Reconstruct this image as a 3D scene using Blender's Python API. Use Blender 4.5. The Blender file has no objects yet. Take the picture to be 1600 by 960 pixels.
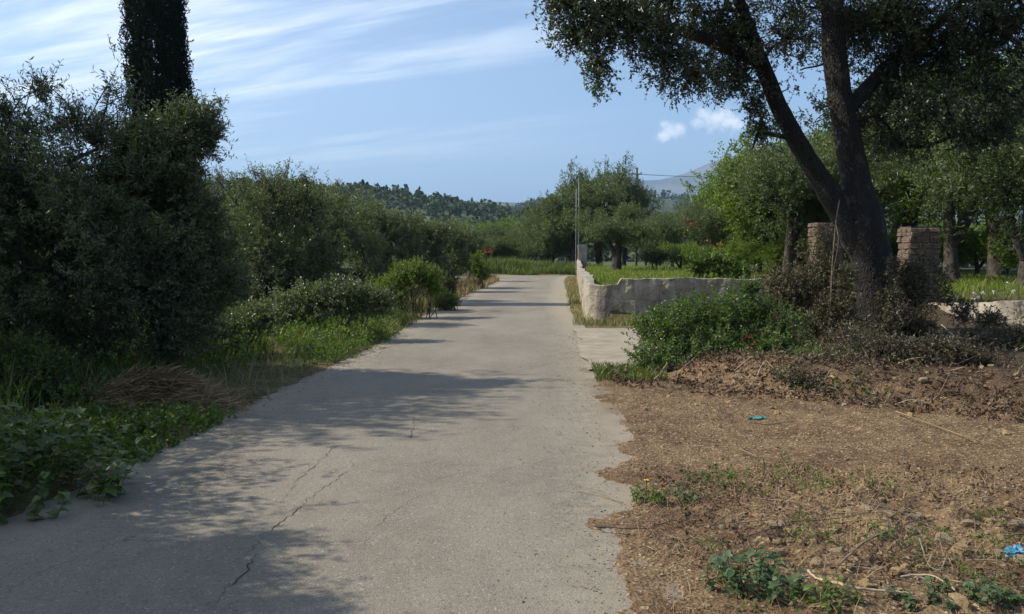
import bpy, bmesh, math, random
import numpy as np
from mathutils import Vector, Matrix

S = bpy.context.scene
COL = S.collection
R = math.radians
rng = np.random.default_rng(7)
random.seed(7)

# ------------------------------------------------------------------ camera
PITCH = math.atan(85 / 1350.0)
cd = bpy.data.cameras.new('camera')
cam = bpy.data.objects.new('camera', cd)
COL.objects.link(cam)
cam.location = (0, 0, 1.6)
cam.rotation_euler = (math.pi / 2 - PITCH, 0, 0)
cd.sensor_width = 36
cd.lens = 1350 / 1600 * 36
cd.clip_start = 0.05
cd.clip_end = 40000
S.camera = cam

# ------------------------------------------------------------------ light and sky
SUN_EL, SUN_AZ = R(42), R(88)          # azimuth measured from +Y towards -X
sun_dir = Vector((-math.cos(SUN_EL) * math.sin(SUN_AZ), math.cos(SUN_EL) * math.cos(SUN_AZ), math.sin(SUN_EL)))
sd = bpy.data.lights.new('sun', 'SUN')
sd.energy = 5.0
sd.angle = R(0.53)
sd.color = (1.0, 0.93, 0.82)
sun = bpy.data.objects.new('sun', sd)
COL.objects.link(sun)
sun.rotation_euler = sun_dir.to_track_quat('Z', 'Y').to_euler()
sun.location = (0, 0, 60)

W = bpy.data.worlds.new('World')
S.world = W
W.use_nodes = True
wt = W.node_tree
for n in list(wt.nodes):
    wt.nodes.remove(n)


class NT:
    """small helper round a node tree"""
    def __init__(s, t):
        s.t = t
    def n(s, typ, **kw):
        nd = s.t.nodes.new(typ)
        for k, v in kw.items():
            if k.startswith('i_'):
                nd.inputs[int(k[2:])].default_value = v
            else:
                setattr(nd, k, v)
        return nd
    def l(s, a, b):
        s.t.links.new(a, b)
    def m(s, op, a, b=None, c=None, clamp=False):
        nd = s.n('ShaderNodeMath', operation=op, use_clamp=clamp)
        for i, v in enumerate((a, b, c)):
            if v is None:
                continue
            if isinstance(v, (int, float)):
                nd.inputs[i].default_value = v
            else:
                s.l(v, nd.inputs[i])
        return nd.outputs[0]
    def vm(s, op, a, b=None):
        nd = s.n('ShaderNodeVectorMath', operation=op)
        for i, v in enumerate((a, b)):
            if v is None:
                continue
            if isinstance(v, (tuple, list)):
                nd.inputs[i].default_value = v
            else:
                s.l(v, nd.inputs[i])
        return nd
    def noise(s, vec, scale, detail=4, rough=0.55, dist=0.0):
        nd = s.n('ShaderNodeTexNoise')
        if vec is not None:
            s.l(vec, nd.inputs['Vector'])
        nd.inputs['Scale'].default_value = scale
        nd.inputs['Detail'].default_value = detail
        nd.inputs['Roughness'].default_value = rough
        nd.inputs['Distortion'].default_value = dist
        return nd.outputs['Fac']
    def ramp(s, fac, stops):
        nd = s.n('ShaderNodeValToRGB')
        e = nd.color_ramp.elements
        while len(e) < len(stops):
            e.new(0.5)
        for i, (p, c) in enumerate(stops):
            e[i].position = p
            e[i].color = c if len(c) == 4 else (*c, 1)
        s.l(fac, nd.inputs[0])
        return nd.outputs[0]
    def mix(s, fac, a, b, mode='MIX'):
        nd = s.n('ShaderNodeMix', data_type='RGBA', blend_type=mode)
        for sock, v in ((nd.inputs[0], fac), (nd.inputs[6], a), (nd.inputs[7], b)):
            if isinstance(v, (int, float)):
                sock.default_value = v
            elif isinstance(v, tuple):
                sock.default_value = v if len(v) == 4 else (*v, 1)
            else:
                s.l(v, sock)
        return nd.outputs[2]
    def smooth(s, v, a, b):
        nd = s.n('ShaderNodeMapRange', interpolation_type='SMOOTHSTEP')
        s.l(v, nd.inputs[0])
        nd.inputs[1].default_value = a
        nd.inputs[2].default_value = b
        return nd.outputs[0]


def view_dir(px, py):
    """world direction seen at a point of the 1600x960 photograph (used for clouds and layout)"""
    u, v = (px - 800) / 1350, (480 - py) / 1350
    return Vector((u, math.cos(PITCH) + v * math.sin(PITCH), -math.sin(PITCH) + v * math.cos(PITCH)))


def at(px, py, Y):
    d = view_dir(px, py)
    t = Y / d.y
    return np.array((d.x * t, Y, 1.6 + d.z * t))


def gnd(px, py, z=0.0):
    d = view_dir(px, py)
    t = (z - 1.6) / d.z
    return np.array((d.x * t, d.y * t, z))


w = NT(wt)
sky = w.n('ShaderNodeTexSky', sky_type='NISHITA', sun_disc=False, sun_elevation=SUN_EL)
sky.sun_rotation = -SUN_AZ
sky.altitude = 100
sky.air_density = 1.0
sky.dust_density = 0.9
sky.ozone_density = 3.2
tc = w.n('ShaderNodeTexCoord')
gen = tc.outputs['Generated']
sep = w.n('ShaderNodeSeparateXYZ')
w.l(gen, sep.inputs[0])
zz = w.m('MAXIMUM', sep.outputs[2], 0.03)
cx = w.m('DIVIDE', sep.outputs[0], w.m('ADD', zz, 0.08))
cy = w.m('DIVIDE', sep.outputs[1], w.m('ADD', zz, 0.08))
comb = w.n('ShaderNodeCombineXYZ')
w.l(cx, comb.inputs[0]); w.l(cy, comb.inputs[1])
mp = w.n('ShaderNodeMapping')
mp0 = w.n('ShaderNodeMapping')
mp0.inputs['Rotation'].default_value = (0, 0, R(24))
w.l(comb.outputs[0], mp0.inputs['Vector'])
mp.inputs['Scale'].default_value = (0.25, 1.4, 1)
mp.inputs['Location'].default_value = (0.35, 0.2, 0)
w.l(mp0.outputs[0], mp.inputs['Vector'])
big = w.noise(comb.outputs[0], 0.55, 2, 0.5)
st = w.noise(mp.outputs[0], 1.1, 7, 0.62, 0.5)
st2 = w.noise(mp.outputs[0], 4.2, 6, 0.6, 0.3)
# cirrus is thickest to the left and high up, thinning out to the right
side = w.smooth(w.m('ADD', w.m('MULTIPLY', cx, -1.0), w.m('MULTIPLY', big, 0.9)), -0.45, 1.7)
high = w.smooth(sep.outputs[2], 0.05, 0.20)
cir = w.m('MULTIPLY', w.smooth(w.m('ADD', w.m('MULTIPLY', st, 0.75), w.m('MULTIPLY', st2, 0.25)), 0.43, 0.66), side)
cir = w.m('MULTIPLY', cir, high)
cir = w.m('ADD', cir, w.m('MULTIPLY', side, w.m('MULTIPLY', high, 0.12)), clamp=True)
bgs = w.mix(w.m('MULTIPLY', cir, 0.9), sky.outputs[0], (9.0, 9.2, 9.4))
# two small fair-weather clouds: lobes round fixed directions with ragged edges
cn = w.noise(gen, 55, 5, 0.6)
cn2 = w.noise(gen, 18, 3, 0.5)


def lobes(items):
    tot = None
    for px, py, rad in items:
        d = view_dir(px, py).normalized()
        dd = w.vm('SUBTRACT', gen, tuple(d))
        mpn = w.vm('MULTIPLY', dd.outputs[0], (1, 1, 1.35))
        ln = w.n('ShaderNodeVectorMath', operation='LENGTH')
        w.l(mpn.outputs[0], ln.inputs[0])
        v = w.m('SUBTRACT', 1.0, w.m('DIVIDE', ln.outputs['Value'], rad / 1350.0))
        tot = v if tot is None else w.m('MAXIMUM', tot, v)
    return tot


c = lobes([(1038, 211, 14), (1050, 204, 18), (1060, 199, 12), (1100, 180, 19), (1118, 186, 24), (1138, 192, 20), (1092, 190, 14)])
cm = w.smooth(w.m('ADD', c, w.m('MULTIPLY', w.m('SUBTRACT', cn, 0.5), 2.6)), -0.2, 0.9)
shade = w.smooth(w.m('ADD', cn2, w.m('MULTIPLY', cn, 0.4)), 0.45, 0.9)
ccol = w.mix(shade, (6.6, 7.0, 7.9), (9.2, 9.2, 9.3))
bgs = w.mix(w.m('MULTIPLY', cm, 0.85), bgs, ccol)
bg = w.n('ShaderNodeBackground')
w.l(bgs, bg.inputs[0])
bg.inputs[1].default_value = 0.125
wo = w.n('ShaderNodeOutputWorld')
w.l(bg.outputs[0], wo.inputs[0])

S.view_settings.view_transform = 'Standard'
S.view_settings.look = 'None'
S.view_settings.exposure = 0.52
S.view_settings.gamma = 1.0
S.view_settings.use_curve_mapping = False
S.cycles.max_bounces = 5
S.cycles.diffuse_bounces = 2
S.cycles.glossy_bounces = 1
S.cycles.transmission_bounces = 3
S.cycles.volume_bounces = 0
S.cycles.caustics_reflective = False
S.cycles.caustics_refractive = False


# ------------------------------------------------------------------ materials
def mat(name):
    m_ = bpy.data.materials.new(name)
    m_.use_nodes = True
    t = m_.node_tree
    for n in list(t.nodes):
        t.nodes.remove(n)
    k = NT(t)
    k.out = k.n('ShaderNodeOutputMaterial')
    k.p = k.n('ShaderNodeBsdfPrincipled')
    k.l(k.p.outputs[0], k.out.inputs[0])
    k.tc = k.n('ShaderNodeTexCoord').outputs['Object']
    return m_, k


def bump(k, h, strength, dist=0.02):
    b = k.n('ShaderNodeBump')
    b.inputs['Strength'].default_value = strength
    b.inputs['Distance'].default_value = dist
    k.l(h, b.inputs['Height'])
    k.l(b.outputs[0], k.p.inputs['Normal'])


def leaf_mat(name, dark, light, back=None, rough=0.45, trans=0.3, transcol=None, spec=0.5, clump=1.3):
    m_, k = mat(name)
    geo = k.n('ShaderNodeNewGeometry')
    rnd = geo.outputs['Random Per Island']
    big_ = k.noise(k.tc, clump, 3, 0.5)
    f = k.m('ADD', k.m('MULTIPLY', rnd, 0.65), k.m('MULTIPLY', k.smooth(big_, 0.3, 0.7), 0.4), clamp=True)
    c_ = k.mix(f, dark, light)
    if back:
        c_ = k.mix(k.m('MULTIPLY', geo.outputs['Backfacing'], 0.75), c_, back)
    k.l(c_, k.p.inputs['Base Color'])
    k.p.inputs['Roughness'].default_value = rough
    k.p.inputs['Specular IOR Level'].default_value = spec
    tr = k.n('ShaderNodeBsdfTranslucent')
    tcol = k.mix(1.0, c_, transcol or (1.5, 1.7, 0.5), 'MULTIPLY')
    k.l(tcol, tr.inputs[0])
    mx = k.n('ShaderNodeMixShader')
    mx.inputs[0].default_value = trans
    k.l(k.p.outputs[0], mx.inputs[1])
    k.l(tr.outputs[0], mx.inputs[2])
    k.l(mx.outputs[0], k.out.inputs[0])
    return m_


def simple_mat(name, c1, c2, scale=8, rough=0.85, bs=0.4, bscale=None, bd=0.02, detail=5, island=0.0):
    m_, k = mat(name)
    f = k.smooth(k.noise(k.tc, scale, detail, 0.6), 0.3, 0.7)
    if island:
        geo = k.n('ShaderNodeNewGeometry')
        f = k.m('ADD', k.m('MULTIPLY', f, 1 - island), k.m('MULTIPLY', geo.outputs['Random Per Island'], island))
    k.l(k.mix(f, c1, c2), k.p.inputs['Base Color'])
    k.p.inputs['Roughness'].default_value = rough
    k.p.inputs['Specular IOR Level'].default_value = 0.3
    bump(k, k.noise(k.tc, bscale or scale * 4, 5, 0.65), bs, bd)
    return m_


M = {}
M['olive'] = leaf_mat('olive_leaf', (0.024, 0.040, 0.012), (0.130, 0.155, 0.062), back=(0.17, 0.19, 0.125), rough=0.36, trans=0.32)
M['olive_far'] = leaf_mat('olive_leaf_far', (0.038, 0.060, 0.016), (0.115, 0.145, 0.045), back=(0.12, 0.145, 0.07), rough=0.5, trans=0.32)
M['oak'] = leaf_mat('evergreen_oak_leaf', (0.020, 0.032, 0.009), (0.070, 0.092, 0.030), back=(0.085, 0.10, 0.06), rough=0.33, trans=0.14)
M['broad'] = leaf_mat('broad_leaf', (0.055, 0.095, 0.012), (0.165, 0.220, 0.034), rough=0.5, trans=0.45)
M['bush'] = leaf_mat('bush_leaf', (0.045, 0.085, 0.018), (0.115, 0.185, 0.040), rough=0.42, trans=0.42)
M['scrub'] = leaf_mat('scrub_leaf', (0.050, 0.052, 0.024), (0.120, 0.110, 0.048), rough=0.6, trans=0.2, transcol=(1.3, 1.2, 0.6))
M['darkscrub'] = leaf_mat('dark_scrub_leaf', (0.030, 0.032, 0.014), (0.095, 0.085, 0.040), rough=0.5, trans=0.15, transcol=(1.2, 1.1, 0.7))
M['cypress'] = leaf_mat('cypress_foliage', (0.007, 0.013, 0.008), (0.018, 0.030, 0.014), rough=0.9, trans=0.03, spec=0.1)
M['weed'] = leaf_mat('weed_leaf', (0.050, 0.085, 0.018), (0.130, 0.185, 0.035), rough=0.5, trans=0.4)
M['grass'] = leaf_mat('green_grass', (0.050, 0.085, 0.018), (0.125, 0.160, 0.040), rough=0.55, trans=0.4)
M['lawn'] = leaf_mat('lawn_grass', (0.085, 0.120, 0.016), (0.210, 0.240, 0.040), rough=0.55, trans=0.4)
M['drygrass'] = leaf_mat('dry_grass', (0.15, 0.125, 0.050), (0.33, 0.27, 0.13), rough=0.7, trans=0.3, transcol=(1.2, 1.1, 0.7))
M['straw'] = leaf_mat('straw', (0.075, 0.042, 0.018), (0.36, 0.25, 0.13), rough=0.8, trans=0.1, transcol=(1, 1, 1))
M['chips'] = leaf_mat('dry_litter', (0.055, 0.028, 0.012), (0.28, 0.185, 0.09), rough=0.85, trans=0.05, transcol=(1, 1, 1))
M['deadleaf'] = leaf_mat('dead_leaf', (0.035, 0.022, 0.014), (0.17, 0.105, 0.055), rough=0.7, trans=0.15, transcol=(1.2, 1, 0.7))
M['redleaf'] = leaf_mat('red_leaf', (0.20, 0.035, 0.015), (0.42, 0.10, 0.03), rough=0.5, trans=0.3, transcol=(1.2, 0.8, 0.5))
M['hillwood'] = leaf_mat('far_woodland', (0.026, 0.045, 0.020), (0.070, 0.092, 0.036), rough=0.9, trans=0.15, clump=0.02)
M['nettle'] = leaf_mat('nettle_leaf', (0.040, 0.078, 0.030), (0.085, 0.135, 0.055), rough=0.55, trans=0.3)
M['vine'] = leaf_mat('vine_leaf', (0.045, 0.080, 0.016), (0.110, 0.165, 0.035), rough=0.45, trans=0.35)
M['stem'] = simple_mat('green_stem', (0.08, 0.10, 0.03), (0.16, 0.15, 0.06), 20)
M['bark'] = simple_mat('olive_bark', (0.030, 0.025, 0.020), (0.095, 0.080, 0.062), 7, 0.9, 0.9, 22, 0.05)
M['twig'] = simple_mat('dead_twig', (0.10, 0.075, 0.05), (0.24, 0.19, 0.14), 12, 0.85, 0.4, 50, 0.005)
M['shrubstem'] = simple_mat('shrub_stem', (0.035, 0.024, 0.016), (0.10, 0.07, 0.045), 12, 0.85, 0.4, 50, 0.005)
M['root'] = simple_mat('peeled_root', (0.30, 0.23, 0.14), (0.48, 0.38, 0.25), 14, 0.8, 0.4, 50, 0.005)
M['stone'] = simple_mat('rubble_stone', (0.21, 0.155, 0.092), (0.46, 0.36, 0.22), 9, 0.9, 0.8, 30, 0.02)
M['ochre'] = simple_mat('ochre_stone', (0.30, 0.20, 0.09), (0.50, 0.37, 0.19), 9, 0.9, 0.8, 30, 0.02)
M['pillarstone'] = simple_mat('pillar_stone', (0.048, 0.034, 0.024), (0.22, 0.165, 0.11), 4, 0.92, 0.8, 24, 0.02)
M['mortar'] = simple_mat('pillar_mortar', (0.06, 0.05, 0.04), (0.12, 0.105, 0.085), 10, 0.95, 0.6, 40, 0.01)
M['metal'] = simple_mat('galvanised_pole', (0.09, 0.09, 0.085), (0.15, 0.15, 0.14), 5, 0.5, 0.1)
M['wood'] = simple_mat('pole_wood', (0.05, 0.04, 0.032), (0.10, 0.085, 0.07), 6, 0.9, 0.4)
M['wire'] = simple_mat('wire', (0.05, 0.05, 0.05), (0.08, 0.08, 0.08), 6, 0.6, 0.0)
M['teal'] = simple_mat('teal_plastic', (0.03, 0.15, 0.13), (0.08, 0.24, 0.21), 30, 0.4, 0.2)
M['blue'] = simple_mat('blue_plastic', (0.04, 0.16, 0.25), (0.10, 0.27, 0.37), 30, 0.35, 0.2)
M['petal'] = simple_mat('yellow_petal', (0.75, 0.42, 0.02), (0.85, 0.55, 0.03), 40, 0.6, 0.0)
M['whitepetal'] = simple_mat('pale_flower', (0.55, 0.55, 0.48), (0.75, 0.74, 0.66), 40, 0.6, 0.0)

# oak bark: rugged, very dark, with grey lichen patches
m_, k = mat('oak_bark')
mpn = k.n('ShaderNodeMapping'); mpn.inputs['Scale'].default_value = (1, 1, 0.35); k.l(k.tc, mpn.inputs[0])
vor = k.n('ShaderNodeTexVoronoi', feature='DISTANCE_TO_EDGE'); k.l(mpn.outputs[0], vor.inputs['Vector']); vor.inputs['Scale'].default_value = 26; vor.inputs['Randomness'].default_value = 1.0
wn = k.vm('ADD', mpn.outputs[0], None); nn_ = k.n('ShaderNodeTexNoise'); k.l(mpn.outputs[0], nn_.inputs['Vector']); nn_.inputs['Scale'].default_value = 7; of_ = k.vm('SCALE', nn_.outputs['Color']); of_.inputs['Scale'].default_value = .12; k.l(of_.outputs[0], wn.inputs[1]); k.l(wn.outputs[0], vor.inputs['Vector'])
fiss = k.smooth(vor.outputs['Distance'], 0.0, 0.25)
nz = k.noise(mpn.outputs[0], 9, 6, 0.7)
base = k.mix(k.smooth(nz, 0.3, 0.7), (0.011, 0.009, 0.007), (0.034, 0.026, 0.021))
base = k.mix(k.m('MULTIPLY_ADD', fiss, 0.7, 0.3), (0.014, 0.011, 0.009), base)
lich = k.smooth(k.noise(k.tc, 2.6, 5, 0.7), 0.56, 0.66)
base = k.mix(k.m('MULTIPLY', lich, 0.5), base, (0.11, 0.10, 0.085))
k.l(base, k.p.inputs['Base Color']); k.p.inputs['Roughness'].default_value = 0.95
bump(k, k.m('ADD', fiss, k.m('MULTIPLY', nz, 0.8)), 0.9, 0.03)
M['oakbark'] = m_

# road: old bleached asphalt with exposed aggregate, dusty towards the edges
m_, k = mat('asphalt')
P_ = k.tc
agg = k.n('ShaderNodeTexVoronoi'); k.l(P_, agg.inputs['Vector']); agg.inputs['Scale'].default_value = 115
aggc = k.n('ShaderNodeSeparateColor'); k.l(agg.outputs['Color'], aggc.inputs[0])
agg2 = k.n('ShaderNodeTexVoronoi'); k.l(P_, agg2.inputs['Vector']); agg2.inputs['Scale'].default_value = 95
agg2c = k.n('ShaderNodeSeparateColor'); k.l(agg2.outputs['Color'], agg2c.inputs[0])
mr = k.n('ShaderNodeMapping'); mr.inputs['Scale'].default_value = (1, .45, 1); k.l(P_, mr.inputs[0])
blot = k.noise(mr.outputs[0], 0.8, 7, 0.65)
fine = k.noise(P_, 60, 4, 0.7)
mid = k.noise(P_, 6, 5, 0.65)
c_ = k.mix(k.smooth(blot, 0.3, 0.7), (0.132, 0.113, 0.083), (0.222, 0.193, 0.144))
c_ = k.mix(k.m('MULTIPLY', k.smooth(mid, 0.35, 0.7), 0.35), c_, (0.235, 0.208, 0.165))
c_ = k.mix(k.m('MULTIPLY', aggc.outputs[0], 0.42), c_, k.mix(aggc.outputs[1], (0.07, 0.062, 0.052), (0.31, 0.28, 0.225)))
c_ = k.mix(k.m('MULTIPLY', k.smooth(agg2c.outputs[0], 0.955, 0.98), 0.4), c_, (0.40, 0.37, 0.31))
c_ = k.mix(k.m('MULTIPLY', k.smooth(agg2c.outputs[1], 0.95, 0.98), 0.6), c_, (0.07, 0.06, 0.05))
at_ = k.n('ShaderNodeAttribute', attribute_name='edge')
dust = k.m('MULTIPLY', k.smooth(k.m('ADD', at_.outputs['Fac'], k.m('MULTIPLY', k.m('SUBTRACT', mid, 0.5), 0.9)), 0.35, 0.95), 0.6)
c_ = k.mix(dust, c_, (0.30, 0.255, 0.185))
at2 = k.n('ShaderNodeAttribute', attribute_name='dirt')
c_ = k.mix(k.m('MULTIPLY', k.smooth(k.m('ADD', at2.outputs['Fac'], k.m('MULTIPLY', k.m('SUBTRACT', fine, 0.5), 1.2)), 0.45, 0.9), 0.75), c_, (0.15, 0.105, 0.062))
hole = k.m('MULTIPLY', k.smooth(k.noise(P_, 2.2, 6, 0.72), 0.58, 0.70), k.smooth(mid, 0.5, 0.65))
c_ = k.mix(k.m('MULTIPLY', hole, 0.5), c_, (0.13, 0.115, 0.095))
vc = k.n('ShaderNodeTexVoronoi', feature='DISTANCE_TO_EDGE')
wp = k.vm('ADD', P_, None)
nv = k.n('ShaderNodeTexNoise'); k.l(P_, nv.inputs['Vector']); nv.inputs['Scale'].default_value = 3.5; nv.inputs['Detail'].default_value = 5
off = k.vm('SCALE', nv.outputs['Color']); off.inputs['Scale'].default_value = 0.45
k.l(off.outputs[0], wp.inputs[1]); k.l(wp.outputs[0], vc.inputs['Vector']); vc.inputs['Scale'].default_value = 0.75
hair = k.m('MULTIPLY', k.m('SUBTRACT', 1.0, k.smooth(vc.outputs['Distance'], 0.0, 0.006)), k.smooth(k.noise(P_, 0.6, 2), 0.50, 0.60))
c_ = k.mix(k.m('MULTIPLY', hair, 0.6), c_, (0.06, 0.05, 0.04))
k.l(c_, k.p.inputs['Base Color']); k.p.inputs['Roughness'].default_value = 0.85
k.p.inputs['Specular IOR Level'].default_value = 0.35
bump(k, k.m('ADD', k.m('MULTIPLY', agg.outputs['Distance'], 0.7), fine), 0.55, 0.006)
M['asphalt'] = m_

# concrete apron
m_, k = mat('old_concrete')
n1 = k.noise(k.tc, 2.2, 6, 0.65)
c_ = k.mix(k.smooth(n1, 0.3, 0.7), (0.20, 0.168, 0.122), (0.31, 0.27, 0.20))
c_ = k.mix(k.m('MULTIPLY', k.smooth(k.noise(k.tc, 7, 6, 0.7), 0.55, 0.7), 0.6), c_, (0.18, 0.15, 0.11))
k.l(c_, k.p.inputs['Base Color']); k.p.inputs['Roughness'].default_value = 0.9
bump(k, k.noise(k.tc, 30, 6, 0.7), 0.5, 0.01)
M['concrete'] = m_

# rendered wall: pale plaster with grey weather stains
m_, k = mat('rendered_wall')
n1 = k.noise(k.tc, 1.6, 6, 0.65)
c_ = k.mix(k.smooth(n1, 0.32, 0.68), (0.20, 0.172, 0.130), (0.43, 0.38, 0.29))
mpn = k.n('ShaderNodeMapping'); mpn.inputs['Scale'].default_value = (3, 3, 0.7); k.l(k.tc, mpn.inputs[0])
c_ = k.mix(k.m('MULTIPLY', k.smooth(k.noise(mpn.outputs[0], 1.8, 6, 0.7), 0.45, 0.7), 0.6), c_, (0.155, 0.135, 0.11))
c_ = k.mix(k.m('MULTIPLY', k.smooth(k.noise(k.tc, 11, 6, 0.75), 0.52, 0.66), 0.7), c_, (0.11, 0.09, 0.068))
wv = k.n('ShaderNodeTexVoronoi', feature='DISTANCE_TO_EDGE'); k.l(k.tc, wv.inputs['Vector']); wv.inputs['Scale'].default_value = 1.3
c_ = k.mix(k.m('MULTIPLY', k.m('SUBTRACT', 1.0, k.smooth(wv.outputs['Distance'], 0.0, 0.012)), 0.7), c_, (0.06, 0.05, 0.04))
k.l(c_, k.p.inputs['Base Color']); k.p.inputs['Roughness'].default_value = 0.92
bump(k, k.m('ADD', k.noise(k.tc, 9, 6, 0.7), k.m('MULTIPLY', k.noise(k.tc, 45, 3, 0.7), 0.4)), 0.8, 0.03)
M['wall'] = m_

# ground: bare soil / green ground cover / dry litter, blended by a painted zone map
m_, k = mat('ground_soil')
za = k.n('ShaderNodeAttribute', attribute_name='zone')
zs = k.n('ShaderNodeSeparateColor'); k.l(za.outputs['Color'], zs.inputs[0])
n1 = k.noise(k.tc, 1.3, 6, 0.65); n2 = k.noise(k.tc, 22, 6, 0.7); n3_ = k.noise(k.tc, 5, 5, 0.6)
sv = k.n('ShaderNodeTexVoronoi'); k.l(k.tc, sv.inputs['Vector']); sv.inputs['Scale'].default_value = 48
svc = k.n('ShaderNodeSeparateColor'); k.l(sv.outputs['Color'], svc.inputs[0])
soil = k.mix(k.smooth(n1, 0.3, 0.7), (0.112, 0.067, 0.035), (0.222, 0.150, 0.084))
soil = k.mix(k.m('MULTIPLY', k.smooth(n2, 0.35, 0.7), 0.6), soil, (0.062, 0.036, 0.019))
soil = k.mix(k.m('MULTIPLY', k.smooth(n3_, 0.5, 0.75), 0.5), soil, (0.165, 0.120, 0.062))
soil = k.mix(k.m('MULTIPLY', k.smooth(svc.outputs[0], 0.84, 0.92), 0.7), soil, (0.34, 0.26, 0.155))
green = k.mix(k.smooth(n3_, 0.35, 0.65), (0.045, 0.055, 0.020), (0.095, 0.110, 0.035))
dry = k.mix(k.smooth(n2, 0.3, 0.7), (0.105, 0.070, 0.038), (0.25, 0.18, 0.10))
c_ = k.mix(zs.outputs[1], soil, green)
c_ = k.mix(zs.outputs[2], c_, dry)
c_ = k.mix(zs.outputs[0], c_, k.mix(k.smooth(n2, 0.3, 0.7), (0.030, 0.020, 0.014), (0.085, 0.058, 0.036)))  # dark mound humus, its colour also carrying the shade under the oak
k.l(c_, k.p.inputs['Base Color']); k.p.inputs['Roughness'].default_value = 0.95
k.p.inputs['Specular IOR Level'].default_value = 0.2
bump(k, k.m('ADD', n2, k.m('MULTIPLY', sv.outputs['Distance'], 0.8)), 0.8, 0.02)
M['soil'] = m_

m_, k = mat('hill_fields')
n1 = k.noise(k.tc, 0.018, 4, 0.6)
c_ = k.mix(k.smooth(n1, 0.50, 0.62), (0.045, 0.065, 0.024), (0.120, 0.125, 0.050))
c_ = k.mix(k.m('MULTIPLY', k.smooth(k.noise(k.tc, 0.15, 5, 0.7), 0.45, 0.7), 0.6), c_, (0.055, 0.065, 0.028))
k.l(c_, k.p.inputs['Base Color']); k.p.inputs['Roughness'].default_value = 1
M['hill'] = m_
m_, k = mat('mountain_rock')
c_ = k.mix(k.smooth(k.noise(k.tc, 0.0022, 7, 0.65), 0.4, 0.62), (0.045, 0.055, 0.035), (0.13, 0.125, 0.105))
k.l(c_, k.p.inputs['Base Color']); k.p.inputs['Roughness'].default_value = 1
M['mountain'] = m_

# crack filling (dirt and shadowless dark bitumen at the bottom of the crack)
M['crack'] = simple_mat('crack_dirt', (0.035, 0.030, 0.025), (0.07, 0.058, 0.045), 30, 1.0, 0.2)


# ------------------------------------------------------------------ mesh helpers
class Acc:
    """collects vertices and faces (triangles or quads) for ONE mesh"""
    def __init__(s):
        s.V, s.F, s.n = [], [], 0
    def add(s, V, *Fs):
        V = np.asarray(V, dtype=np.float32).reshape(-1, 3)
        for F in Fs:
            s.F.append(np.asarray(F, dtype=np.int64) + s.n)
        s.V.append(V)
        s.n += len(V)
    def mesh(s, name, m, smooth=False, attrs=None):
        V = np.concatenate(s.V)
        me = bpy.data.meshes.new(name)
        me.vertices.add(len(V))
        me.vertices.foreach_set('co', V.ravel())
        lv = np.concatenate([f.ravel() for f in s.F])
        tot = np.concatenate([np.full(len(f), f.shape[1]) for f in s.F])
        st_ = np.concatenate(([0], np.cumsum(tot)[:-1]))
        me.loops.add(len(lv))
        me.loops.foreach_set('vertex_index', lv.astype(np.int32))
        me.polygons.add(len(tot))
        me.polygons.foreach_set('loop_start', st_.astype(np.int32))
        me.polygons.foreach_set('loop_total', tot.astype(np.int32))
        me.polygons.foreach_set('use_smooth', np.full(len(tot), smooth))
        me.materials.append(m)
        for an, typ, data in attrs or ():
            a = me.attributes.new(an, typ, 'POINT')
            a.data.foreach_set('value' if typ == 'FLOAT' else 'color', np.asarray(data, dtype=np.float32).ravel())
        me.update(calc_edges=True)
        me.validate()
        return me
    def obj(s, name, m, parent=None, smooth=False, attrs=None, **props):
        o = bpy.data.objects.new(name, s.mesh(name, m, smooth, attrs))
        COL.objects.link(o)
        if parent is not None:
            o.parent = parent
        for k_, v in props.items():
            o[k_] = v
        return o


def empty(name, loc, label, cat, group=None, rz=0.0):
    o = bpy.data.objects.new(name, None)
    COL.objects.link(o)
    o.location = tuple(float(v) for v in loc)
    o.rotation_euler = (0, 0, rz)
    o.empty_display_size = 0.2
    o['label'] = label
    o['category'] = cat
    if group:
        o['group'] = group
    return o


def tag(o, label, cat, group=None):
    o['label'] = label
    o['category'] = cat
    if group:
        o['group'] = group
    return o


def copy_thing(root, loc, rz=0.0, scale=1.0, label=None, group=None):
    r = root.copy()
    COL.objects.link(r)
    r.location = tuple(float(v) for v in loc)
    r.rotation_euler = (0, 0, rz)
    r.scale = (scale, scale, scale) if isinstance(scale, (int, float)) else scale
    if label:
        r['label'] = label
    if group:
        r['group'] = group
    for ch in KIDS.get(root.name, []):
        c_ = ch.copy()
        COL.objects.link(c_)
        c_.parent = r
    return r


KIDS = {}


def norm(v):
    return v / np.maximum(np.linalg.norm(v, axis=-1, keepdims=True), 1e-9)


_k3 = np.random.default_rng(3).normal(size=(9, 3))
_p3 = np.random.default_rng(4).uniform(0, 6.28, 9)


def sn(p, s=1.0, seed=0.0):
    """cheap smooth 3-D noise, about -1..1"""
    q = np.asarray(p) * s
    return np.sin(q @ _k3.T * 1.6 + _p3 + seed * 1.7).sum(-1) / 3.2


def vnoise(x, y):
    ix, iy = np.floor(x), np.floor(y)
    fx, fy = x - ix, y - iy
    fx, fy = fx * fx * (3 - 2 * fx), fy * fy * (3 - 2 * fy)
    def h(a, b):
        v = np.sin(a * 127.1 + b * 311.7) * 43758.5453
        return v - np.floor(v)
    return (h(ix, iy) * (1 - fx) + h(ix + 1, iy) * fx) * (1 - fy) + (h(ix, iy + 1) * (1 - fx) + h(ix + 1, iy + 1) * fx) * fy


def fbm(x, y, s, o=4):
    t, a, v = 0, 0, 1
    for i in range(o):
        t = t + v * (vnoise(x * s + 17.3 * i, y * s + 5.1 * i) - 0.5)
        a += v
        v *= 0.5
        s *= 2.1
    return t / a * 2


def sst(v, a, b):
    t = np.clip((v - a) / (b - a), 0, 1)
    return t * t * (3 - 2 * t)


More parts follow.
